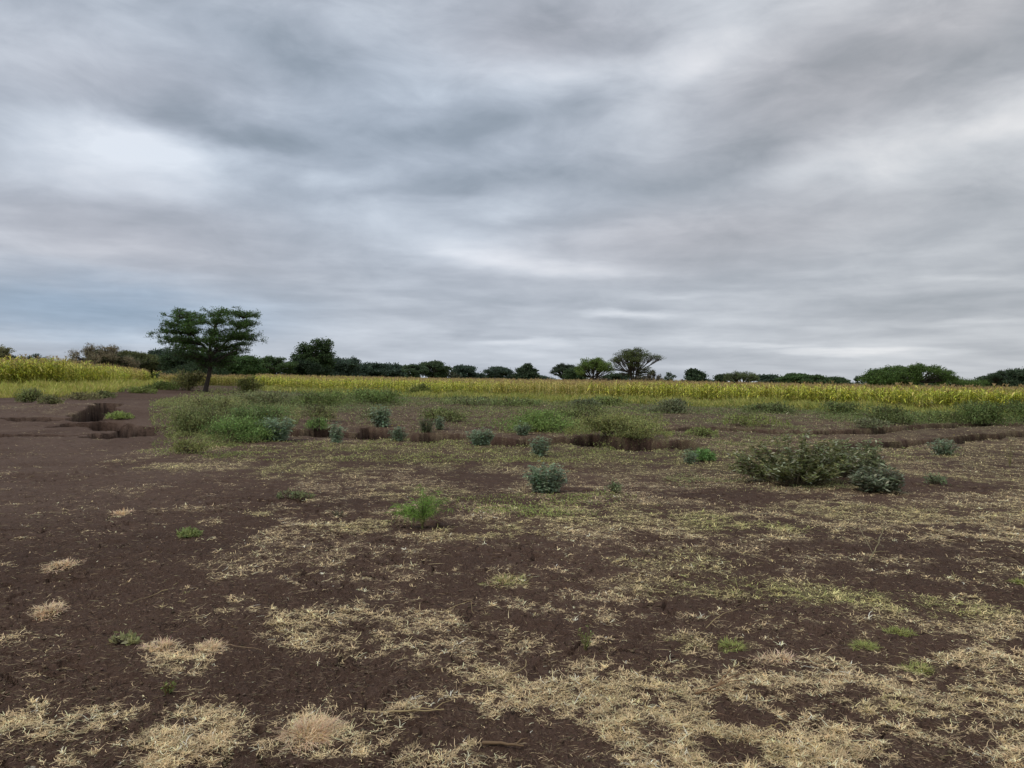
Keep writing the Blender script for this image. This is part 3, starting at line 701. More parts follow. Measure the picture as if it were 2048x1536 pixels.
G_POP = 'blue green prickly poppies along the gully'
shrub('thorn_shrub', 846, 1056, 128, 108, 'feathery bright green seedling shrub alone on bare soil in the middle of the ground', 'feather', dens=1.1, seed=1)
shrub('prickly_poppy', 1091, 985, 78, 60, 'largest blue-green prickly poppy, dense clump with a yellow flower, nearer than the gully', 'poppy', 'plant', G_POP, 2.2, flowers=2, seed=2)
shrub('prickly_poppy', 1079, 912, 38, 44, 'small blue-green prickly poppy right behind the largest clump', 'poppy', 'plant', G_POP, 1.6, flowers=1, seed=3)
shrub('prickly_poppy', 1045, 884, 36, 26, 'low blue-green prickly poppy at the right end of the open gully bank', 'poppy', 'plant', G_POP, 1.6, seed=4)
shrub('prickly_poppy', 960, 890, 52, 34, 'wide round blue-green prickly poppy in front of the dark gully bank', 'poppy', 'plant', G_POP, 2.2, seed=5)
shrub('prickly_poppy', 880, 886, 26, 26, 'little blue-green prickly poppy left of the wide round clump', 'poppy', 'plant', G_POP, 1.4, seed=6)
shrub('prickly_poppy', 852, 878, 34, 30, 'pale grey-green prickly poppy growing from the gully edge', 'poppy', 'plant', G_POP, 1.4, col=(.2, .25, .15), seed=7)
shrub('prickly_poppy', 762, 880, 42, 44, 'upright blue-green prickly poppy at the darkest stretch of the gully', 'poppy', 'plant', G_POP, 1.9, flowers=1, seed=8)
shrub('prickly_poppy', 796, 882, 36, 30, 'yellow-flowered prickly poppy joined to the upright clump by the gully', 'poppy', 'plant', G_POP, 1.7, flowers=3, seed=9)
shrub('prickly_poppy', 673, 886, 34, 42, 'tall thin blue-green prickly poppy standing alone before the brown bank', 'poppy', 'plant', G_POP, 1.7, seed=10)
shrub('weed', 632, 872, 36, 24, 'small fresh green weed in the gully between the big thicket and the tall thin poppy', 'weed', 'plant', None, 1.2, col=(.16, .27, .10), seed=11)
shrub('prickly_poppy', 548, 882, 72, 50, 'broad blue-green prickly poppy patch at the right end of the green thicket', 'poppy', 'plant', G_POP, 2.4, flowers=1, seed=12)
shrub('prickly_poppy', 1885, 910, 60, 36, 'blue-green prickly poppy beside the gully near the right edge of the photo', 'poppy', 'plant', G_POP, 1.4, flowers=1, seed=13)
shrub('prickly_poppy', 1378, 928, 36, 34, 'grey-green prickly poppy touching the bright green weed', 'poppy', 'plant', G_POP, 1.2, seed=14)
shrub('weed', 1405, 922, 44, 26, 'compact bright green leafy weed left of the big dusty bush', 'weed', 'plant', None, 1.4, col=(.10, .25, .08), seed=15)
shrub('leafy_bush', 1590, 966, 275, 104, 'big dusty grey-green broadleaf bush, the widest on the near ground', 'broad', dens=1.8, seed=16)
shrub('leafy_bush', 1705, 952, 150, 88, 'grey-leaved bush with upright shoots behind the low dark one', 'broad', dens=1.05, col=(.20, .23, .13), seed=17)
shrub('leafy_bush', 1752, 985, 120, 62, 'low dark silvery bush at the right foot of the big dusty bush', 'broad', dens=1.1, col=(.19, .22, .16), seed=18)
G_THK = 'weedy bushes of the green thicket left of the gully'
for i, (px, py, w, h, lb, k, c, dn) in enumerate([
    (400, 868, 130, 62, 'olive green weedy bush at the left end of the thicket next to bare earth', 'olive', (.15, .185, .08), 1.0),
    (478, 882, 120, 52, 'bright green leafy weed mass low in the thicket beside the broad poppy patch', 'weed', (.11, .215, .065), 1.2),
    (520, 850, 110, 44, 'deep green weed mass behind the broad poppy patch', 'weed', (.11, .19, .075), 1.1),
    (385, 906, 70, 30, 'yellow-green low weed at the front edge of the thicket', 'olive', (.18, .20, .075), .8),
    (440, 826, 120, 36, 'pale olive weeds on the rise just right of the acacia trunk', 'olive', (.17, .19, .09), .9),
    (540, 812, 130, 36, 'grey-green weedy bush at the back of the thicket before the yellow field', 'olive', (.15, .175, .10), .9)]):
    shrub('weedy_bush', px, py, w, h, lb, k, 'bush', G_THK, dn, c, seed=30 + i)
G_MID = 'low bushes between the gully and the field'
for i, (px, py, w, h, lb, c, dn) in enumerate([
    (645, 812, 100, 34, 'deep green low bush left of the tallest mid bush before the yellow field', (.12, .18, .06), 1.0),
    (752, 808, 110, 38, 'deep green bush with a peaked top standing against the yellow crop', (.10, .17, .055), 1.1),
    (838, 792, 42, 26, 'small upright green bush standing inside the front of the yellow crop', (.14, .18, .05), 1.0),
    (640, 842, 70, 34, 'thin olive bush above the brown bank of the gully', (.16, .18, .085), .6),
    (745, 848, 60, 34, 'wispy grey-olive bush behind the upright poppy clump', (.16, .19, .11), .6),
    (888, 842, 80, 30, 'rounded olive bush on the strawy flat behind the gully', (.14, .18, .075), .8),
    (1075, 862, 150, 46, 'bright green mounded bush behind the right end of the open gully', (.12, .21, .06), 1.1),
    (1160, 835, 110, 30, 'flat dull green weed patch above the mounded bush', (.15, .19, .08), .8),
    (1215, 888, 110, 46, 'yellow-olive grassy mound spilling over the near gully edge', (.20, .22, .08), 1.0),
    (1275, 880, 90, 40, 'grassy olive mound just right of the yellow-olive one', (.19, .21, .085), .9),
    (1335, 826, 80, 30, 'dark grey-green bush standing at the edge of the crop right of the two acacias', (.13, .155, .11), 1.2),
    (1215, 812, 60, 22, 'small green bush against the crop below the two acacias', (.12, .17, .055), .9),
    (1170, 815, 60, 20, 'grey-blue small bush against the crop left of the small green one', (.12, .16, .11), .9),
    (1535, 826, 90, 24, 'dark green low bush on the crop edge behind the big dusty bush', (.08, .12, .05), 1.0),
    (1680, 828, 80, 26, 'dark green bush on the crop edge between two lighter gaps', (.08, .125, .045), 1.0),
    (1775, 848, 110, 40, 'tangled green bush reaching down to the dark soil', (.11, .16, .065), .8),
    (1745, 856, 60, 22, 'grey bush with bare twigs below the tangled green bush', (.15, .17, .12), .7),
    (1870, 845, 120, 26, 'flat spreading green weeds between the tangled bush and the edge bushes', (.12, .17, .06), .9),
    (1965, 850, 120, 48, 'large dark green bush near the right edge before the crop', (.09, .15, .05), 1.1),
    (2050, 852, 80, 44, 'green bush cut by the right edge of the photo', (.10, .16, .05), 1.0),
    (1500, 862, 120, 22, 'pale yellow-green weed patch on the strawy soil above the big dusty bush', (.18, .22, .07), .6),
    (1405, 872, 60, 18, 'small pale green weed patch left of the big dusty bush', (.17, .22, .075), .6),
    (940, 810, 90, 18, 'flat grey-green weeds along the foot of the crop', (.13, .17, .09), .8),
    (1030, 812, 90, 20, 'dull green weeds along the foot of the crop right of the grey-green ones', (.12, .17, .07), .8)]):
    shrub('low_bush', px, py, w, h, lb, 'weed', 'bush', G_MID, dn, c, seed=60 + i)
G_LFT = 'bushes along the left field edge'
for i, (px, py, w, h, lb, c, dn) in enumerate([
    (377, 781, 64, 42, 'round olive-brown bush just left of the acacia trunk', (.12, .125, .055), 1.3),
    (328, 780, 50, 18, 'low dark green bush left of the round olive-brown bush', (.085, .14, .035), 1.2),
    (62, 806, 46, 32, 'grey-green leafy bush standing on the grass edge of the left field', (.12, .155, .06), 1.0),
    (100, 808, 40, 18, 'dull low bush just right of the grey-green one on the grass edge', (.13, .14, .075), .9),
    (165, 800, 60, 16, 'thin brownish weeds on the grass edge of the left field', (.16, .15, .09), .7),
    (208, 797, 40, 16, 'small dark weed clump at the earth edge below the left field', (.11, .135, .065), .9),
    (275, 786, 60, 14, 'flat green weeds between the left field and the bare earth', (.13, .18, .05), .9),
    (436, 768, 26, 16, 'tiny dark bush behind the acacia trunk on the path side', (.075, .11, .04), 1.2),
    (500, 786, 50, 38, 'yellowish bush at the left end of the far yellow crop', (.17, .19, .06), 1.1)]):
    shrub('field_edge_bush', px, py, w, h, lb, 'weed', 'bush', G_LFT, dn, c, seed=90 + i)
# little herbs on the near ground
shrub('ground_herb', 378, 1073, 38, 13, 'tiny flat green herb alone on the bare left soil', 'low', 'plant', 'small herbs on the near soil', 1.0, (.19, .22, .10), seed=120)
shrub('ground_herb', 590, 998, 60, 16, 'dark leafy herb between straw patches left of the feathery shrub', 'low', 'plant', 'small herbs on the near soil', .4, (.16, .18, .10), seed=121)
shrub('ground_herb', 676, 1032, 24, 14, 'pale blue-green seedling left of the feathery shrub', 'poppy', 'plant', 'small herbs on the near soil', .6, (.22, .27, .2), seed=122)
shrub('ground_herb', 1228, 985, 34, 22, 'small grey-green herb right of the largest prickly poppy', 'low', 'plant', 'small herbs on the near soil', .5, (.17, .2, .12), seed=123)
shrub('ground_herb', 1870, 968, 40, 20, 'small grey herb on dark soil right of the low silvery bush', 'low', 'plant', 'small herbs on the near soil', .4, (.15, .19, .12), seed=124)
shrub('ground_herb', 250, 1288, 50, 18, 'dull grey-green herb lying on bare soil left of the two round tufts', 'low', 'plant', 'small herbs on the near soil', .25, (.26, .26, .15), seed=125)
shrub('ground_herb', 240, 862, 44, 14, 'light green weed on the lip of the left gully hole', 'low', 'plant', 'small herbs on the near soil', 1.0, (.2, .25, .09), seed=126)

# ------------------------------------------------------------------ dry tufts, stalks and a stick
def tuft(px, py, rpx, label, n=420, h=.10, col=TAN2, green=0.0, cat='grass tuft', name='grass_tuft', group='separate dry grass tufts'):
    X, Y, Z = at(px, py); r = rpx / F_PX * Y; mb = MB()
    q = np.sqrt(rng.uniform(0, 1, n)); a = rng.uniform(0, 6.28, n)
    ir = 1 + .45 * np.sin(a * 2 + px) + .25 * np.sin(a * 5 + py); x, y = np.cos(a) * q * r * .75 * ir, np.sin(a) * q * r * .75 * ir
    D = np.stack([np.cos(a + rng.normal(0, .8, n)) * (.35 + q), np.sin(a + rng.normal(0, .8, n)) * (.35 + q), rng.uniform(.05, .8, n) * (1.1 - q * .7)], -1)
    L = rng.uniform(.35, 1.0, n) * h * .85; z = H(x + X, y + Y) - Z
    c = jit(n, col, .3); g = (rng.uniform(0, 1, n) < green)[:, None]; c = np.where(g, jit(n, (.33, .36, .13), .3), c)
    curls(mb, np.stack([x, y, z], -1), D, L, np.full(n, max(.002, .0006 * Y)), c, 3, .42)
    tag(mb.build(name, M_STRAW, loc=(X, Y, Z)), label, cat, group)
for a in [(323, 1297, 36, 'round pale tuft, left one of a pair on bare soil'), (419, 1299, 34, 'round tan tuft, right one of a pair on bare soil'),
          (621, 1468, 62, 'tall tan straw tuft heaped up near the bottom edge', 1300, .12), (124, 1134, 40, 'flat dry tuft alone on the bare soil, the farthest on the left'),
          (98, 1226, 36, 'pale dry tuft with long loose stalks on the bare left soil'), (244, 1027, 22, 'small yellowish tuft on the trodden left ground'),
          (1553, 1322, 44, 'combed whitish tuft between dark soil and the right straw carpet'), (1012, 1166, 46, 'greenish round tuft alone in front of the feathery shrub', 420, .09, TAN, .5)]:
    tuft(*a)
for a in [(1728, 1296, 30, 'fresh green tuft on dark soil, the brightest on the near right'), (1799, 1269, 22, 'thin green tuft just behind the brightest one'),
          (1463, 1294, 30, 'green tuft at the left edge of the dark soil patch'), (1834, 1342, 34, 'yellow-green tuft on the dark soil right of the straw carpet'), (2040, 1168, 16, 'small green sprig by the right edge of the photo')]:
    tuft(*a, n=380, h=.08, col=(.36, .38, .14), green=.6, group='separate green grass tufts')
def stalk(pts, r, label, name='dry_stalk', col=(.42, .33, .2), branches=(), lift=.02, cat='stalk', group=None):
    P = []
    for i, p in enumerate(pts):
        X, Y, Z = at(*p[:2]); z = float(H(np.array([X]), np.array([Y]))[0]); P.append((X, Y, z + lift + (p[2] if len(p) > 2 else 0)))
    P = np.array(P); mb = MB(); c = P[0].copy()
    t = np.linspace(0, len(P) - 1, 4 * len(P)); Q = np.stack([np.interp(t, range(len(P)), P[:, k]) for k in range(3)], -1)
    Q[:, :] += rng.normal(0, r * (.6 if name != 'stick' else .12), Q.shape)
    mb.tube(Q - c, r, r * .45, col, 6)
    for u, (dx, dy, dz) in branches:
        b = Q[int(u * (len(Q) - 1))] - c; d = np.array([dx, dy, dz]); mb.tube(np.array([b, b + d * .5 + [0, 0, .01], b + d]), r * .6, r * .25, col, 5)
    m = M_STRAW
    tag(mb.build(name, m, loc=tuple(c)), label, cat, group)
G_ST = 'dry stalks lying on the soil'
stalk([(965, 1491), (1005, 1498), (1047, 1503)], .009, 'short thick brown stick lying on bare soil at the bottom edge', 'stick', (.20, .135, .09), cat='stick', branches=[(.9, (.05, .02, .02))])
stalk([(742, 1435), (800, 1436), (850, 1430), (888, 1432)], .0055, 'straight pale stalk lying on bare soil right of the heaped tuft', branches=[(.4, (.02, .06, .05)), (.5, (.12, -.03, .02)), (.8, (.08, .04, .03))], group=G_ST)
stalk([(925, 1376), (990, 1370), (1050, 1362, .03), (1052, 1350, .06)], .004, 'long thin pale stalk arching over the middle straw patch', group=G_ST)
stalk([(1738, 1128), (1752, 1108, .05), (1770, 1082, .12), (1788, 1072, .14)], .006, 'broken weathered stalk leaning up on the dark soil below the silvery bush', col=(.30, .26, .16), branches=[(.4, (-.10, .12, .05)), (.6, (.05, .1, .1)), (.75, (.14, 0, .03)), (.2, (.1, -.05, .02))], group=G_ST)
stalk([(1718, 1075, .1), (1728, 1092, .06), (1745, 1112)], .005, 'thin weathered stalk crossing the broken one', col=(.28, .24, .16), branches=[(.3, (.06, .05, .08)), (.1, (-.08, .03, .02))], group=G_ST)
stalk([(1390, 1395), (1430, 1385, .02), (1468, 1362, .05)], .006, 'reddish forked stalk on the straw right of centre', col=(.30, .19, .12), branches=[(.4, (.18, .02, .04)), (.6, (.2, .06, .06)), (.3, (.14, -.05, .02))], group=G_ST)
stalk([(1740, 1435), (1770, 1448), (1800, 1462)], .0035, 'thin pale stalk slanting through the right straw carpet', group=G_ST)
stalk([(1412, 1262, .0), (1440, 1245, .03), (1482, 1222, .05)], .0035, 'pale stalk sticking up from a tuft beside the dark soil patch', group=G_ST)
stalk([(880, 1235, .0), (915, 1225, .02), (942, 1222, .02), (945, 1234)], .0025, 'hooked pale stalk above the centre left straw', group=G_ST)
stalk([(1535, 1470), (1560, 1468, .02), (1590, 1482)], .0035, 'bent pale stalk near the bottom right of centre', group=G_ST)
stalk([(440, 1290), (480, 1300), (520, 1310)], .003, 'faint brown stalk right of the pair of round tufts', col=(.28, .2, .14), group=G_ST)
stalk([(335, 1185), (300, 1200), (265, 1210)], .003, 'faint pale stalk on the bare left soil', group=G_ST)
# a small dried herb with upright stems
def sprig(px, py, hpx, label, col=(.27, .25, .12), n=9):
    X, Y, Z = at(px, py); h = hpx / F_PX * Y; mb = MB()
    for i in range(n):
        a = random.uniform(0, 6.28); t = np.array([math.cos(a), math.sin(a), 0]) * h * random.uniform(.1, .5)
        p = np.array([t * u ** 1.6 + np.array([0, 0, h * random.uniform(.6, 1) * u]) for u in np.linspace(0, 1, 5)]); mb.tube(p, .003, .0015, col, 4)
        m = 10; u = rng.integers(1, 5, m); mb.leaves(p[u], rng.normal(size=(m, 3)), .022, .008, jit(m, (.24, .27, .11), .3))
    tag(mb.build('dry_herb', M_STRAW, loc=(X, Y, Z)), label, 'plant', 'half dry herbs')
sprig(1172, 1302, 48, 'half dry upright herb rising from the straw in the near centre')
sprig(845, 1060, 30, 'dry wisp at the foot of the feathery green shrub')
sprig(2020, 935, 60, 'thin bare upright herb by the right edge of the photo')
sprig(335, 1392, 26, 'reddish thin herb on bare soil at the lower left', (.25, .12, .08), 14)

# ------------------------------------------------------------------ low green cover, field grass, crops
def cover():
    mb = MB()
    # (px, py, rx, ry, colour, height, count)
    Z = [(450, 838, 125, 46, (.185, .205, .09), .15, 20000), (620, 810, 160, 20, (.14, .17, .085), .14, 9000), (820, 804, 260, 10, (.15, .175, .08), .14, 6000),
         (1120, 840, 170, 26, (.17, .20, .085), .11, 6500), (1240, 870, 90, 26, (.20, .22, .085), .18, 9000), (1180, 806, 260, 12, (.15, .18, .075), .16, 8000),
         (1500, 828, 200, 8, (.14, .17, .075), .14, 4000), (1880, 843, 200, 12, (.13, .165, .07), .16, 7000), (880, 838, 280, 28, (.19, .20, .095), .09, 6500),
         (1400, 872, 200, 22, (.19, .21, .10), .05, 7000), (1700, 850, 260, 14, (.18, .19, .10), .06, 5000), (1450, 905, 400, 22, (.22, .23, .11), .04, 9000),
         (800, 905, 430, 18, (.22, .24, .10), .045, 11000), (1560, 960, 190, 18, (.20, .21, .11), .05, 5000), (1100, 1010, 180, 22, (.22, .25, .10), .04, 5000), (400, 895, 80, 26, (.18, .21, .085), .07, 4500)]
    for px, py, rx, ry, c, h, n in Z:
        n = int(n * (2.3 if h > .1 else 1.6)); q = np.sqrt(rng.uniform(0, 1.5, n)); a = rng.uniform(0, 6.28, n)
        X0, Y0 = flat(px, py, .05); Y1 = flat(px, py - ry, .05)[1]; Y2 = flat(px, py + ry, .05)[1]
        pxx = px + np.cos(a) * q * rx; pyy = py + np.sin(a) * q * ry
        y = 1.6 * F_PX / np.maximum(pyy - (757 + (pxx - 1024) * math.tan(ROLL)), 8); x = y * (pxx - 1024) / F_PX
        keep = fbm(x * .9, y * .9, 4, 500) + rng.normal(0, .12, n) > (-.02 if h > .1 else .06); x, y, q = x[keep], y[keep], q[keep]; m = len(x)
        if not m: continue
        hh = 1.5 * h * np.clip(.5 + 1.3 * fbm(x * 1.3, y * 1.3, 2, 520), .15, 1.3)
        z = H(x, y, False) + rng.uniform(0, 1, m) * hh
        s = np.maximum(.024, y / 765 * 1.5)
        mb.leaves(np.stack([x, y, z], -1), rng.normal(size=(m, 3)) + [0, 0, .6], s * rng.uniform(.8, 1.7, m), s * rng.uniform(.3, .6, m), jit(m, c, .55) * 1.6 * (1 + .35 * fbm(x * .8, y * .8, 3, 540))[:, None])
    tag(mb.build('low_weeds', M_LEAF), 'low green weeds covering the ground around the gully', 'weeds', kind='stuff')
    # fine pale grass along the field edges
    mb = MB()
    def band(E, a0, a1, n, d0, d1, hh, cs):
        az = rng.uniform(a0, a1, n); e = edgeY(E, az); u = rng.uniform(0, 1, n)
        y = e * (d0 + (d1 - d0) * u) + .6 * gn(az * 40, u, 3); x = az * y; m = n
        dens = fbm(x * .35, y * .7, 3, 620) + rng.normal(0, .25, m) > -.12; x, y = x[dens], y[dens]; m = len(x)
        hgt = hh * np.clip(.7 + 1.5 * fbm(x * .4, y * .4, 3, 640), .2, 1.6) * rng.uniform(.55, 1.1, m)
        D = np.stack([rng.normal(0, .28, m), rng.normal(0, .28, m), np.ones(m)], -1)
        k = rng.integers(0, len(cs), m); c = np.array(cs)[k] * rng.uniform(.7, 1.25, (m, 1))
        mb.ribbons(np.stack([x, y, H(x, y, False)], -1), D, hgt, y / 765 * .65, c, np.stack([rng.normal(0, .25, m), rng.normal(0, .25, m), -rng.uniform(0, .3, m)], -1), 2, side=np.tile([1., 0, 0], (m, 1)) + rng.normal(0, .4, (m, 3)))
    YG = [(.58, .56, .17), (.48, .52, .13), (.62, .53, .22), (.42, .48, .11)]
    band(FIELD_L, -1.0, -.435, 100000, .84, 1.25, .75, YG)
    band(FIELD_R, -.33, .9, 80000, .90, 1.04, .55, [(.50, .50, .15), (.40, .44, .12), (.56, .50, .2), (.28, .34, .1)])
    tag(mb.build('field_grass', M_CROP), 'pale yellow-green grass fringing the crop fields', 'grass', kind='stuff')
cover()

YEL = [(.80, .77, .14), (.68, .75, .13), (.80, .70, .24), (.54, .64, .10), (.28, .33, .07)]
TAS = [(.58, .42, .26), (.50, .37, .22), (.40, .30, .18)]
def maize_mesh(seed, h, yellow=1.0):
    r = np.random.default_rng(seed); mb = MB()
    sway = r.normal(0, .05, 2)
    p = np.array([(sway[0] * u * u * h, sway[1] * u * u * h, h * u) for u in np.linspace(0, 1, 6)])
    mb.tube(p, .02, .01, (.33, .34, .08), 4)
    n = 13; u = np.linspace(.10, .93, n); yaw = np.arange(n) * 2.6 + r.normal(0, .5, n)
    D = np.stack([np.cos(yaw) * .8, np.sin(yaw) * .8, r.uniform(.7, 1.3, n)], -1); z = u * h
    P = np.stack([sway[0] * u * u * h, sway[1] * u * u * h, z], -1)
    c = np.array(YEL)[r.integers(0, 5, n)] * r.uniform(.75, 1.2, (n, 1)) * np.array([1, yellow, 1])
    c[u < .3] = np.array([.38, .30, .13])
    mb.ribbons(P, D, r.uniform(.45, .75, n) * h / 2, .075, c, np.stack([np.cos(yaw) * .35, np.sin(yaw) * .35, -r.uniform(.6, 1.2, n)], -1), 4, side=np.cross(D, [[0, 0, 1.]]))
    k = 8; yaw = r.uniform(0, 6.28, k); D = np.stack([np.cos(yaw) * .45, np.sin(yaw) * .45, np.ones(k)], -1)
    mb.ribbons(np.tile([sway[0] * h, sway[1] * h, h * .98], (k, 1)), D, .24, .03, np.array(TAS)[r.integers(0, 3, k)], np.stack([0 * yaw, 0 * yaw, -.2 + 0 * yaw], -1), 2)
    return mesh('maize_plant', np.concatenate(mb.V), [np.concatenate(mb.Q)], M_CROP, np.concatenate(mb.C))
def crops():
    # the front plants are separate things
    ML = [maize_mesh(s, 2.35) for s in range(5)]; MR = [maize_mesh(40 + s, 1.26, .97) for s in range(5)]
    for E, a0, a1, M_, n, nm, lab, grp in ((FIELD_L, -.70, -.475, ML, 130, 'maize_plant', 'tall yellow-green maize plant in the front rows of the left field', 'maize plants at the front of the left field'),
                                         (FIELD_R, .10, .72, MR, 165, 'maize_plant', 'yellowing maize plant in the front rows of the wide right field', 'maize plants at the front of the right field')):
        for i in range(n):
            az = a0 + (a1 - a0) * (i + random.random()) / n
            e = float(edgeY(E, az)) * (1.14 if E is FIELD_L else 1.02) + abs(random.gauss(0, 1.1)); X = az * e
            o = ob(nm, M_[i % 5], loc=(X, e, Hs(X, e))); s = random.uniform(.82, 1.12) * (1 - .30 * float(sstep(-.60, -.44, az)) if E is FIELD_L else 1); o.scale = (s, s, s); o.rotation_euler = (0, 0, random.uniform(0, 6.28))
            tag(o, lab, 'maize plant', grp)
    def mass(name, E, a0, a1, h0, n, dmax, label, yel, start):
        mb = MB(); az = rng.uniform(a0, a1, n); e = edgeY(E, az) * start; u = rng.uniform(0, 1, n) ** 1.9; y = e + (dmax - e) * u + 1.8 * gn(az * 45, az * 3, 5) * (1 - u); x = az * y
        rowd = y - e
        k = (rowd > 0); x, y, rowd = x[k], y[k], rowd[k]; n = len(x)
        hb = (h0 - (.16 * sstep(.1, .6, az[k]) if E is FIELD_R else 0)) * (1 + .10 * fbm(x * .12, y * .12, 3, 700)) * rng.uniform(.84, 1.10, n)
        if E is FIELD_L: hb = hb * (1 - .30 * sstep(-.60, -.44, x / y)) * rng.uniform(.88, 1.05, n) * (1 + .12 * fbm(x * .5, y * .5, 3, 710))
        z0 = H(x, y, False); pxm = y / 765
        tone = fbm(x * .06, y * .10, 3, 720)
        br = np.clip(sstep(.05, .4, fbm(x * .05, y * .09, 3, 740)) + .95 * np.exp(-((x / y - .09) / .085) ** 2), 0, 1.3)[:, None]
        # leaves: front plants all the way down, further plants only their visible upper half
        for j in range(9):
            lo = np.where(rowd < 6, .05, .45); f = lo + (1 - lo) * rng.uniform(0, 1, n) ** .9
            yaw = rng.uniform(0, 6.28, n); D = np.stack([np.cos(yaw) * .6, np.sin(yaw) * .6, rng.uniform(.5, 1.3, n)], -1)
            c = np.array(yel)[rng.integers(0, len(yel), n)] * rng.uniform(.7, 1.2, (n, 1)); c = c * (1 - br * .6) + np.array([.60, .46, .22]) * br * .6
            c = np.where((f < .22)[:, None], np.array([.36, .28, .13]), c)
            mb.ribbons(np.stack([x + rng.normal(0, .1, n), y + rng.normal(0, .1, n), z0 + f * hb * .93], -1), D, rng.uniform(.3, .55, n) * hb / 1.5, np.maximum(.06, pxm * .8), c,
                       np.stack([np.cos(yaw) * .3, np.sin(yaw) * .3, -rng.uniform(.4, 1.1, n)], -1), 2, side=np.cross(D, [[0, 0, 1.]]))
        for j in range(3):
            D = np.stack([rng.normal(0, .3, n), rng.normal(0, .3, n), np.ones(n)], -1)
            mb.ribbons(np.stack([x, y, z0 + hb * .95], -1), D, rng.uniform(.12, .24, n), np.maximum(.03, pxm * .55), np.array(TAS)[rng.integers(0, 3, n)] * rng.uniform(.8, 1.2, (n, 1)), None, 1, side=np.tile([1., 0, 0], (n, 1)))
        m = rowd < 8; n2 = m.sum()
        mb.ribbons(np.stack([x[m], y[m], z0[m]], -1), np.tile([0, 0, 1.], (n2, 1)), hb[m], np.maximum(.035, pxm[m] * .35), jit(n2, (.30, .31, .08), .3), None, 2, side=np.tile([1., 0, 0], (n2, 1)))
        tag(mb.build(name, M_CROP), label, 'crop', kind='stuff')
    mass('maize_field', FIELD_L, -1.1, -.43, 2.35, 7000, 110, 'dense yellow-green maize field filling the left side', YEL, 1.14)
    mass('cereal_field', FIELD_R, -.335, 1.1, 1.38, 17000, 165, 'wide yellowing maize field with pinkish tassels before the treeline', YEL, 1.02)
    mass('distant_field', [(-.6 * 95, 95), (-.3 * 95, 95)], -.46, -.34, 1.25, 1500, 135, 'strip of yellow crop seen behind the acacia trunk', [(.42, .38, .13), (.46, .40, .12)], 1.0)
crops()

# ------------------------------------------------------------------ trees
def tree_build(root, H_, W_, lobes, leafcol, dens, depth, trunk_r, trunk_top, bend=0.0, leafs=1.0, forks=4, twigs=4, spike=0.0, flatn=1.0, twig_col=(.05, .04, .032), maxleaf=9000, forkh=None):
    """trunk with limbs running to the foliage lobes (x, y, z, rx, ry, rz)"""
    tr = MB(); cr = MB(); pxm = depth / 765
    bc = np.array([.07, .055, .042]); dens = dens * 1.6; maxleaf = int(maxleaf * 1.5)
    ft = forkh if forkh is not None else trunk_top
    tp = np.array([(bend * u * u * H_ * .2 + .02 * H_ * math.sin(4 * u), .03 * H_ * math.sin(3 * u), ft * u) for u in np.linspace(0, 1, 6)])
    tr.tube(tp, 0, [trunk_r * k for k in (1.35, 1.05, .95, .9, .85, .8)], bc, 8)
    L = np.array(lobes, float); top = tp[-1]
    # main forks
    fk = []
    for i in range(forks):
        a = i * 6.28 / forks + random.uniform(-.4, .4); rr = W_ * (.07 if spike >= 1 else .16)
        q = top + np.array([math.cos(a) * rr, math.sin(a) * rr, (H_ - ft) * .30 * random.uniform(.8, 1.2)])
        m = (top + q) / 2 + np.array([0, 0, -.03 * H_]); tr.tube(np.array([top - [0, 0, trunk_r], m, q]), trunk_r * .7, trunk_r * .42, bc, 6); fk.append(q)
    fk = np.array(fk)
    for l in L:
        i = int(np.argmin(np.linalg.norm(fk[:, :2] - l[:2], axis=1))); b = fk[i]; e = l[:3] - [0, 0, l[5] * .3]
        mid = b * .5 + e * .5 + np.array([0, 0, -.04 * H_]) + rng.normal(0, .02 * H_, 3)
        t = np.linspace(0, 1, 6)[:, None]; p = (1 - t) ** 2 * b + 2 * t * (1 - t) * mid + t * t * e
        tr.tube(p, trunk_r * .36, max(pxm * .22, trunk_r * .08), bc, 5)
        for _ in range(twigs):
            g = unit(1, -.15)[0] * l[3:6] * random.uniform(.7, 1.05); s = p[random.randint(2, 5)]
            tr.tube(np.array([s, (s + l[:3] + g) / 2 + rng.normal(0, .03 * l[3], 3), l[:3] + g]), max(pxm * .22, trunk_r * .12), max(pxm * .12, .006), bc, 4)
    vol = np.array([(l[3] * l[4] + l[3] * l[5] * 2) for l in L]); Ls = max(.07, pxm * 1.35) * leafs
    nl = int(min(maxleaf, dens * vol.sum() * 5.5 / (Ls * Ls))); ix = rng.choice(len(L), nl, p=vol / vol.sum())
    q = unit(nl); rad = rng.uniform(0, 1, nl)[:, None] ** .45
    # foliage gathers in sprays: pull points towards a few hundred spray centres
    ns = max(12, nl // 22); six = rng.choice(len(L), ns, p=vol / vol.sum()); sq = unit(ns); sc = L[six, :3] + sq * (rng.uniform(0, 1, ns)[:, None] ** .35) * L[six, 3:6]
    si = rng.integers(0, ns, nl); sp_r = .20 * L[six[si], 3:6].mean(axis=1)[:, None] + pxm
    P1 = sc[si] + rng.normal(0, .55, (nl, 3)) * sp_r * np.array([1.25, 1.25, .55 if flatn > 1 else .8])
    P2 = L[ix, :3] + q * rad * L[ix, 3:6]
    P = np.where(rng.uniform(0, 1, (nl, 1)) < .8, P1, P2)
    tone = (1 + .22 * rng.normal(size=ns)).clip(.5, 1.6)[si][:, None]
    D = rng.normal(size=(nl, 3)) * [1, 1, .6] + np.array([0, 0, spike])
    cr.leaves(P, D, Ls * rng.uniform(.7, 1.6, nl), Ls * rng.uniform(.4, .8, nl) * (1 if spike < 1 else .6), jit(nl, leafcol, .4) * 1.9 * tone)
    tr.build('trunk', M_BARK, root, smooth=True); cr.build('crown', M_LEAF, root)

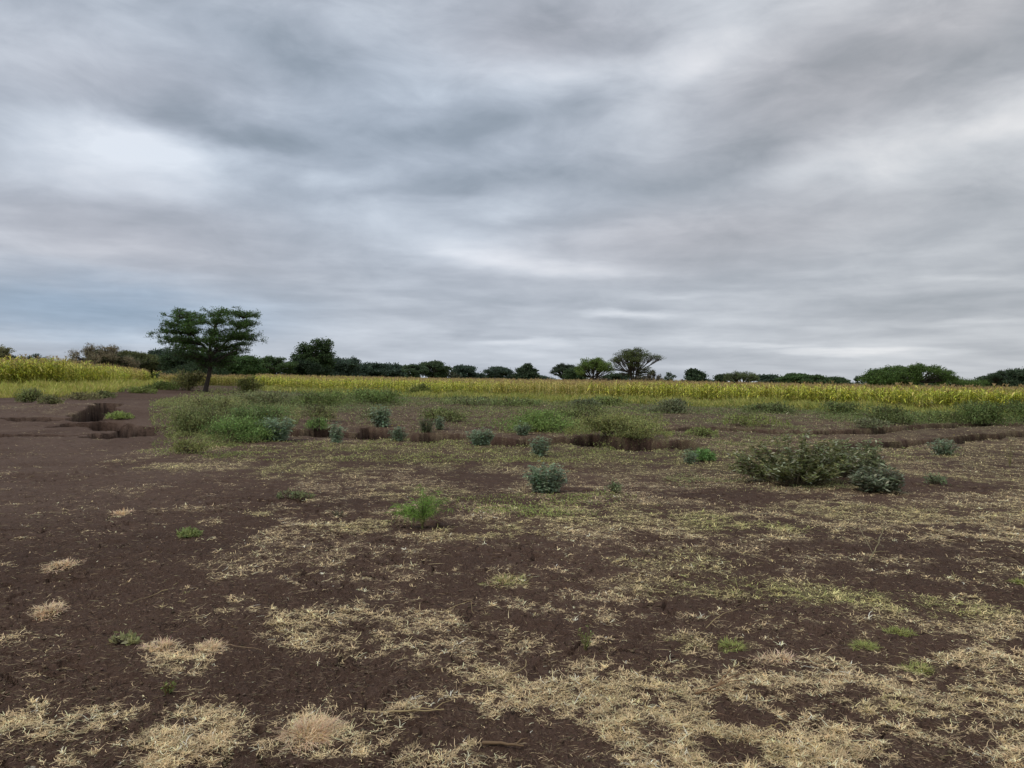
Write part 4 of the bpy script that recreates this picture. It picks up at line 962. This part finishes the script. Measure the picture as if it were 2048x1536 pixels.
def tree(px, top, w, depth, style, label, name='broadleaf_tree', col=(.045, .065, .035), dens=1.0, low=None, group=None, bend=0, seed=0, cat='tree', base=None):
    random.seed(seed * 13 + int(px)); 
    X, Y, Z = atd(px, depth); zt = EYE + depth * (hor(px) - top) / F_PX; H_ = zt - Z; W = w / F_PX * depth * (1.15 if style in ('dense', 'umbrella') else 1.35 if style == 'bush' else 1.08)
    root = ob(name, None, loc=(X, Y, Z)); tag(root, label, cat, group)
    Lb = []
    rr = random.uniform
    if style == 'umbrella':
        n = 20
        for i in range(n):
            a = rr(0, 6.28); q = math.sqrt(rr(0, 1)); z = H_ * (.93 - .30 * q * q - rr(0, .08))
            Lb.append((math.cos(a) * q * W * .42, math.sin(a) * q * W * .42, z, W * .13, W * .13, H_ * .065))
        for i in range(12):
            a = rr(0, 6.28); q = rr(.1, .75); Lb.append((math.cos(a) * q * W * .42, math.sin(a) * q * W * .4, H_ * rr(.35, .68), W * .12, W * .12, H_ * .10))
        tree_build(root, H_, W, Lb, col, dens, depth, .022 * H_ + .06, H_ * .3, bend, flatn=2)
    elif style == 'dense':
        n = 48; b = .12 if low is None else low
        for i in range(n):
            z = rr(b, .9); k = math.sqrt(max(.05, 1 - ((z - .52) / .5) ** 2)); a = rr(0, 6.28); q = math.sqrt(rr(.1, 1))
            r_ = W * rr(.13, .21); Lb.append((math.cos(a) * q * k * W * .38, math.sin(a) * q * k * W * .36, z * H_, r_, r_, min(r_ * .85, H_ * .12)))
        tree_build(root, H_, W, Lb, col, dens * 1.9, depth, .03 * H_ + .05, H_ * .25, bend, leafs=1.25, maxleaf=14000)
    elif style == 'vase':          # thorn tree, V-shaped limbs, crown brushed upwards
        for i in range(46):
            a = rr(0, 6.28); q = math.sqrt(rr(0, 1)); z = H_ * (.91 - .16 * q * q - rr(0, .24)); Lb.append((math.cos(a) * q * W * .43, math.sin(a) * q * W * .4, z, W * .10, W * .10, H_ * .065))
        tree_build(root, H_, W, Lb, col, dens, depth, .016 * H_ + .05, H_ * .16, bend, leafs=.8, forks=4, twigs=7, spike=1.6)
    elif style == 'goblet':        # sparse acacia: fan of limbs, thin flat crown with bare spokes
        for i in range(44):
            a = rr(0, 6.28); q = math.sqrt(rr(0, 1)); z = H_ * (.92 - .16 * q * q + rr(-.16, .03)); Lb.append((math.cos(a) * q * W * .42, math.sin(a) * q * W * .4, z, W * .085, W * .085, H_ * .06))
        for i in range(26):
            a = rr(0, 6.28); q = rr(.1, .95); Lb.append((math.cos(a) * q * W * .36, math.sin(a) * q * W * .34, H_ * rr(.38, .62), W * .06, W * .06, H_ * .04))
        tree_build(root, H_, W, Lb, col, dens, depth, .014 * H_ + .05, H_ * .2, bend, leafs=.75, forks=5, twigs=8, spike=1.0, flatn=2)
    elif style == 'bare':          # mostly twigs
        for i in range(34):
            a = rr(0, 6.28); q = math.sqrt(rr(0, 1)); z = H_ * (.92 - .35 * q * q - rr(0, .3)); Lb.append((math.cos(a) * q * W * .44, math.sin(a) * q * W * .42, z, W * .08, W * .08, H_ * .09))
        tree_build(root, H_, W, Lb, col, dens * .5, depth, .02 * H_ + .05, H_ * .2, bend, leafs=.7, forks=5, twigs=10, spike=.8)
    elif style == 'bush':
        for i in range(16):
            a = rr(0, 6.28); q = math.sqrt(rr(0, 1)); z = H_ * (.30 + .52 * (1 - q * q) * rr(.5, 1)); Lb.append((math.cos(a) * q * W * .40, math.sin(a) * q * W * .4, z, W * .14, W * .14, H_ * .16))
        tree_build(root, H_, W, Lb, col, dens, depth, .02 * H_ + .04, H_ * .1, bend)
    elif style == 'knob':          # slender tree with separate balls of leaves
        for (a, b, r_) in [(0, .85, .34), (.35, .7, .26), (-.33, .62, .24), (.1, .45, .3), (-.2, .35, .26), (.3, .3, .25)]:
            Lb.append((a * W, rr(-.2, .2) * W, b * H_, r_ * W, r_ * W, r_ * W * .9))
        tree_build(root, H_, W, Lb, col, dens, depth, .02 * H_ + .05, H_ * .4, bend, forks=3, twigs=2)
    elif style == 'puffs':
        for i in range(11):
            a = rr(-1, 1); Lb.append((a * W * .42, rr(-.3, .3) * W, H_ * rr(.45, .92), W * .11, W * .11, W * .11))
        tree_build(root, H_, W, Lb, col, dens * 1.2, depth, .015 * H_ + .04, H_ * .35, bend, forks=3, twigs=1)
    return root
DK = (.042, .062, .04); BL = (.045, .068, .055)
T = [
 (-34, 680, 110, 120, 'umbrella', 'pale flat-topped acacia whose branch tip enters at the left photo edge', (.12, .12, .07), .5),
 (12, 704, 90, 125, 'dense', 'dark bushy tree at the far left edge behind the maize', DK, 1.1),
 (62, 703, 70, 135, 'bare', 'dark twiggy tree behind the maize, second from the left edge', DK, 1.6),
 (118, 716, 60, 150, 'bush', 'low green tree in the gap left of the greyish thorn tree', (.06, .08, .04), 1.0),
 (152, 714, 50, 140, 'bush', 'low green tree touching the left foot of the greyish thorn tree', (.055, .075, .04), 1.0),
 (203, 682, 135, 125, 'bare', 'greyish half-bare thorn tree with a domed twiggy crown behind the maize', (.15, .13, .095), .9),
 (224, 700, 110, 130, 'dense', 'dark brown-green tree in the shade of the greyish thorn tree', (.05, .055, .03), 1.0),
 (270, 699, 110, 136, 'umbrella', 'olive spreading acacia right of the greyish thorn tree', (.075, .085, .038), 1.3),
 (312, 697, 34, 150, 'dense', 'dark round-headed tree rising left of the big acacia', BL, 1.2),
 (334, 695, 32, 155, 'knob', 'dark tree with a knobbly top touching the big acacia outline', BL, 1.2),
 (318, 715, 80, 140, 'dense', 'dark blue-green tree below the round-headed pair', BL, 1.2),
 (372, 698, 95, 112, 'dense', 'dense dark tree behind the left half of the big acacia', (.028, .045, .025), 1.3),
 (440, 702, 95, 110, 'dense', 'dense dark tree right behind the trunk of the big acacia', (.028, .045, .025), 1.3),
 (400, 722, 120, 105, 'bush', 'low dark thicket tree below the crown of the big acacia', (.028, .045, .024), 1.3),
 (486, 711, 74, 108, 'dense', 'green tree just right of the big acacia', (.045, .08, .03), 1.2),
 (522, 728, 50, 150, 'bush', 'low dark tree between the green tree and the sloping one', BL, 1.2),
 (552, 709, 78, 125, 'umbrella', 'green tree with a crown sloping down to the right', (.05, .08, .036), 1.7),
 (590, 728, 60, 160, 'bush', 'low blue-dark tree left of the tall dense tree', BL, 1.2),
 (627, 676, 74, 130, 'dense', 'tall dense dark green tree, highest of the far treeline', (.034, .056, .024), 1.4),
 (620, 705, 70, 128, 'bush', 'dark undergrowth tree at the foot of the tall dense tree', (.022, .036, .022), 1.4),
 (687, 716, 68, 160, 'dense', 'dark lumpy tree right of the tall dense tree', BL, 1.3),
 (742, 727, 56, 175, 'dense', 'dark round tree right of the lumpy one', BL, 1.2),
 (785, 726, 54, 175, 'dense', 'dark tree with a small pointed tip in the middle left treeline', BL, 1.1),
 (765, 734, 60, 180, 'bush', 'low filler tree between the round tree and the pointed one', BL, 1.1),
 (828, 727, 58, 160, 'umbrella', 'grey-green flat tree left of the feathery-topped one', (.05, .075, .045), 1.6),
 (868, 718, 66, 165, 'umbrella', 'taller feathery-topped tree in the middle treeline', (.045, .068, .038), 1.6),
 (890, 736, 56, 170, 'bush', 'low dark brown tree below the feathery-topped one', (.045, .052, .035), 1.2),
 (928, 732, 46, 185, 'dense', 'small round dark tree right of the feathery-topped one', BL, 1.3),
 (962, 741, 46, 190, 'bush', 'low tree right of the small pale roof', BL, 1.2),
 (996, 733, 60, 180, 'umbrella', 'dark flat-topped tree left of the knob-topped tree', BL, 1.8),
 (1026, 742, 40, 185, 'bush', 'low dark tree leaning on the knob-topped tree', BL, 1.2),
 (1055, 736, 52, 175, 'dense', 'dark rounded body of trees below the knob top', DK, 1.4),
 (1055, 725, 24, 174, 'dense', 'knob-topped dark tree rising above its rounded neighbour', DK, 1.4),
 (1092, 750, 36, 220, 'bush', 'very low far tree right of the knob-topped one', BL, 1.2),
 (1130, 727, 58, 150, 'goblet', 'dark open-crowned tree left of the pair of acacias', (.035, .05, .035), 2.0),
 (1150, 737, 40, 140, 'dense', 'dark green tree tucked behind the nearer green acacia', (.04, .062, .032), 1.2),
 (1187, 711, 76, 96, 'vase', 'green brush-topped acacia on a forked trunk, left one of the pair', (.085, .125, .035), 1.5),
 (1268, 694, 112, 88, 'goblet', 'taller sparse acacia with a wide fan of bare limbs, right one of the pair', (.06, .075, .032), 1.0),
 (1192, 750, 58, 120, 'bush', 'purplish brown scrub at the foot of the forked acacia', (.06, .045, .035), 1.4),
 (1240, 746, 64, 170, 'umbrella', 'low dark domed tree seen between the pair of acacias', DK, 2.0),
 (1285, 746, 50, 150, 'bush', 'brownish scrub right of the tall sparse acacia trunk', (.06, .055, .04), .9),
 (1305, 738, 44, 130, 'bare', 'small grey nearly bare tree right of the tall sparse acacia', (.10, .09, .075), .6),
 (1338, 745, 17, 200, 'knob', 'slender little tree with a ball of leaves on top', DK, 1.6),
 (1330, 757, 40, 205, 'bush', 'low dark bush line under the slender little tree', DK, 1.3),
 (1366, 757, 22, 190, 'bare', 'tiny pale bare treetop left of the domed dark tree', (.12, .12, .1), .4),
 (1392, 739, 38, 170, 'dense', 'domed compact dark tree standing alone', (.04, .06, .036), 1.5),
 (1418, 758, 44, 210, 'bush', 'very low tree right of the domed compact tree', BL, 1.2),
 (1443, 749, 26, 190, 'dense', 'small round dark tree left of the pale feathery acacia', DK, 1.4),
 (1483, 741, 66, 120, 'vase', 'pale feathery green acacia in the right treeline', (.075, .095, .05), 1.0),
 (1538, 751, 46, 170, 'dense', 'low round blue-dark tree right of the feathery acacia', BL, 1.3),
 (1592, 745, 66, 130, 'umbrella', 'green spreading tree, left half of a joined pair', (.05, .085, .035), 1.8),
 (1628, 749, 60, 128, 'umbrella', 'green spreading tree, right half of a joined pair', (.05, .08, .035), 1.8),
 (1668, 753, 60, 135, 'umbrella', 'dark green flat tree right of the joined pair', (.04, .066, .032), 1.8),
 (1696, 762, 40, 200, 'bush', 'low far tree left of the tree with separate leaf puffs', BL, 1.2),
 (1718, 751, 21, 160, 'puffs', 'little tree made of separate dark leaf puffs', DK, 2.4),
 (1738, 764, 40, 170, 'bush', 'low green tree at the left foot of the great umbrella acacia', (.05, .075, .04), 1.2),
 (1862, 758, 62, 120, 'bush', 'low dark scrub showing through the gap under the umbrella acacia', (.04, .062, .035), 1.2),
 (1924, 755, 100, 86, 'vase', 'rounded bright green thorn tree right of the great umbrella acacia', (.06, .098, .03), 1.8),
 (1900, 765, 60, 110, 'bush', 'dark green scrub between the umbrella acacia and the rounded thorn tree', (.04, .062, .03), 1.3),
 (1973, 753, 46, 145, 'dense', 'small dark tree left of the tall one at the right edge', DK, 1.3),
 (2006, 740, 52, 140, 'goblet', 'tall dark tree with light showing through its crown near the right edge', DK, 3.0),
 (2042, 739, 60, 138, 'dense', 'tall dark tree cut by the right edge of the photo', DK, 1.1),
 (2000, 767, 90, 150, 'bush', 'low dark scrub under the tall trees at the right edge', DK, 1.2),
 (2120, 745, 90, 140, 'dense', 'dark tree just outside the right edge', DK, 1.1),
 (-120, 700, 120, 130, 'dense', 'dark tree just outside the left edge', DK, 1.1),
]
for i, (px, top, w, dep, st, lb, c, dn) in enumerate(T):
    nm = {'umbrella': 'acacia_tree', 'vase': 'acacia_tree', 'goblet': 'acacia_tree', 'bare': 'thorn_tree', 'bush': 'scrub_tree'}.get(st, 'broadleaf_tree')
    tree(px, top, w, dep, st, lb, nm, c, dn, group='trees of the far treeline', seed=i)

def great_umbrella():
    depth = 80; px = 1806; X, Y, Z = atd(px, depth); k = depth / F_PX; root = ob('acacia_tree', None, loc=(X, Y, Z))
    tag(root, 'great green umbrella acacia with a gap under its right side, widest of the treeline', 'tree', 'trees of the far treeline')
    random.seed(5); Lb = []; H_ = EYE + depth * (hor(1820) - 724) / F_PX - Z
    def zof(py): return EYE + depth * (hor(1820) - py) / F_PX - Z
    top = lambda px: np.interp(px, [1738, 1760, 1790, 1820, 1850, 1880, 1903], [757, 738, 728, 725, 728, 736, 750])
    for i in range(52):
        p = random.uniform(1746, 1896); q = random.uniform(-1, 1); w_ = math.sqrt(max(0, 1 - ((p - 1820) / 84) ** 2)); Lb.append(((p - px) * k, q * 3.9 * w_, zof(top(p) + 7 + 7 * q * q + random.uniform(0, 8)), .85, .85, .36))
    for i in range(34):
        p = random.uniform(1750, 1826); Lb.append(((p - px) * k, random.uniform(-3, 3), zof(random.uniform(748, 772)), .75, .75, .5))
    for i in range(6):
        p = random.uniform(1842, 1865); Lb.append(((p - px) * k, random.uniform(-3, 3), zof(random.uniform(745, 756)), .5, .6, .3))
    tree_build(root, H_, 8.5, Lb, (.052, .086, .025), 1.4, depth, .22, H_ * .25, 0, leafs=.9, forks=6, twigs=5, flatn=2, maxleaf=26000)
great_umbrella()

def big_acacia():
    """the near acacia left of centre: leaning trunk, tiers of long horizontal sprays"""
    X, Y, Z = at(411, 785); k = Y / F_PX; random.seed(11); lr = np.random.default_rng(5)
    root = ob('acacia_tree', None, loc=(X, Y, Z)); tag(root, 'nearest and tallest acacia, tiered dark green crown on a short leaning trunk, left of centre', 'tree')
    def L(px, py, q=0): return np.array([(px - 411) * k, q, (785 - py) * k])
    tr = MB(); cr = MB(); bc = (.07, .052, .04)
    spine = np.array([L(411, 786), L(412, 775), L(415, 762), L(418, 748), L(420, 735), L(421, 722), L(420, 706), L(419, 690), L(421, 674), L(428, 655), L(436, 635)])
    tr.tube(spine, 0, [.235, .205, .19, .18, .17, .155, .14, .12, .10, .07, .04], bc, 10)
    tr.tube(np.array([L(420, 715), L(432, 700, .2), L(450, 680, .5), L(468, 655, .6), L(480, 635, .6)]), .12, .035, bc, 7)
    tr.tube(np.array([L(420, 708), L(408, 692, -.2), L(390, 672, -.5), L(372, 655, -.6), L(365, 640, -.7)]), .11, .03, bc, 7)
    tr.tube(np.array([L(419, 735), L(440, 722, -.5), L(462, 708, -.8), L(485, 698, -.9)]), .09, .025, bc, 6)
    tr.tube(np.array([L(419, 738), L(400, 730, .4), L(380, 715, .7), L(362, 705, .8)]), .08, .02, bc, 6)
    nodes = []
    for s in (spine[5:], np.array([L(432, 700, .2), L(450, 680, .5), L(468, 655, .6), L(480, 635, .6)]), np.array([L(408, 692, -.2), L(390, 672, -.5), L(372, 655, -.6), L(365, 640, -.7)])):
        nodes += list(s)
    nodes = np.array(nodes)
    # sprays: (tip px, tip py, how far front/back)
    tips = []
    fixed = [(292, 677), (302, 670), (318, 654), (332, 690), (346, 622), (336, 634), (352, 628), (375, 624), (400, 618), (420, 616), (440, 614), (455, 619), (477, 612), (490, 620), (512, 626), (520, 632), (523, 645), (515, 652), (505, 660), (512, 678), (508, 690), (500, 700), (518, 672), (328, 668), (345, 655), (360, 640), (498, 640), (470, 622), (385, 630), (430, 622)]
    for a, b in fixed: tips.append(L(a, b, lr.normal(0, .7)))
    prof = lambda py: np.interp(py, [614, 625, 645, 665, 680, 700, 720, 742], [58, 92, 100, 104, 112, 86, 72, 40])
    for i in range(230):
        py = lr.uniform(622, 742) if i % 4 else lr.uniform(618, 700); a = lr.uniform(0, 6.28); q = math.sqrt(lr.uniform(.06, 1)); r_ = prof(py)
        cx = 428 - 10 * sstep(650, 690, py)
        tips.append(L(cx + math.cos(a) * q * r_, py, math.sin(a) * q * r_ * k * .95))
    tips = np.array(tips)
    PS = []; DS = []; KS = []
    for ti, e in enumerate(tips):
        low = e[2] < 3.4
        d = np.hypot(nodes[:, 0] - e[0], nodes[:, 1] - e[1]) * .45 + np.abs(nodes[:, 2] - (e[2] - .5)); b = nodes[int(np.argmin(d))]
        hl = np.linalg.norm((e - b)[:2]); mid = b * .5 + e * .5 + np.array([0, 0, .22 * hl * (.6 if not low else .2)]) - np.array([0, 0, .1])
        t = np.linspace(0, 1, 8)[:, None]; p = (1 - t) ** 2 * b + 2 * t * (1 - t) * mid + t * t * e; p += lr.normal(0, .035, p.shape) * t
        tr.tube(p, .045, .01, bc, 5)
        dirn = (e - b); dirn[2] = 0; dirn /= np.linalg.norm(dirn) + 1e-6; perp = np.array([-dirn[1], dirn[0], 0])
        nt = max(7, int(hl * 6))
        for j in range(nt):
            u = lr.uniform(.38, 1.0); c0 = p[int(u * 7)]; side = lr.choice([-1, 1]); ln = lr.uniform(.25, .75) * (1.25 - u * .6)
            g = dirn * lr.uniform(.3, .9) + perp * side * lr.uniform(.3, 1) + np.array([0, 0, lr.uniform(-.25, .6)]); g /= np.linalg.norm(g)
            tw = np.array([c0, c0 + g * ln * .5 + [0, 0, .03], c0 + g * ln + [0, 0, -.02]]); tr.tube(tw, .014, .006, bc, 3)
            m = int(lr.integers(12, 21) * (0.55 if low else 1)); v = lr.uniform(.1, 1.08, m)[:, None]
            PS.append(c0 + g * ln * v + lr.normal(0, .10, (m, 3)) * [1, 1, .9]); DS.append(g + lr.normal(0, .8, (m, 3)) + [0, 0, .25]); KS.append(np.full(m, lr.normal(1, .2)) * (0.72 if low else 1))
    P = np.concatenate(PS); D = np.concatenate(DS); K = np.concatenate(KS).clip(.5, 1.6)[:, None]; n = len(P)
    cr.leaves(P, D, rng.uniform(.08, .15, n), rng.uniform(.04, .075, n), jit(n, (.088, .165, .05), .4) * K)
    tr.build('trunk', M_BARK, root, smooth=True); cr.build('crown', M_LEAF, root)
big_acacia()

# ------------------------------------------------------------------ a small far building glimpsed through the trees
def box(mb, x0, x1, y0, y1, z0, z1, c):
    V = [(x, y, z) for z in (z0, z1) for y in (y0, y1) for x in (x0, x1)]
    mb.add(V, [[0, 2, 3, 1], [4, 5, 7, 6], [0, 1, 5, 4], [2, 6, 7, 3], [0, 4, 6, 2], [1, 3, 7, 5]], c)
def hut():
    X, Y, Z = atd(944, 262); root = ob('farm_building', None, loc=(X, Y, Z)); tag(root, 'tiny pale-roofed building glimpsed between far trees above the crop', 'building')
    m = leaf_mat('wall_and_roof', .6, 0, .4); a = MB(); box(a, -1.2, 1.2, -1.2, 1.2, 0, 1.35, (.30, .25, .2)); a.build('wall', m, root)
    b = MB(); b.add([(-1.4, -1.5, 1.34), (1.4, -1.5, 1.34), (1.4, 0, 2.2), (-1.4, 0, 2.2), (1.4, 1.5, 1.34), (-1.4, 1.5, 1.34)], [[0, 1, 2, 3], [3, 2, 4, 5], [0, 5, 4, 1]], (.7, .7, .7))
    b.add([(-1.4, -1.5, 1.35), (-1.4, 0, 2.2), (-1.4, 1.5, 1.35), (1.4, -1.5, 1.35), (1.4, 1.5, 1.35), (1.4, 0, 2.2)], [[0, 1, 2], [3, 4, 5]], (.5, .5, .5)); b.build('roof', m, root)
    d = MB(); box(d, -.4, .4, -1.24, -1.203, .01, 1.2, (.12, .09, .07)); d.build('door', m, root)
hut()
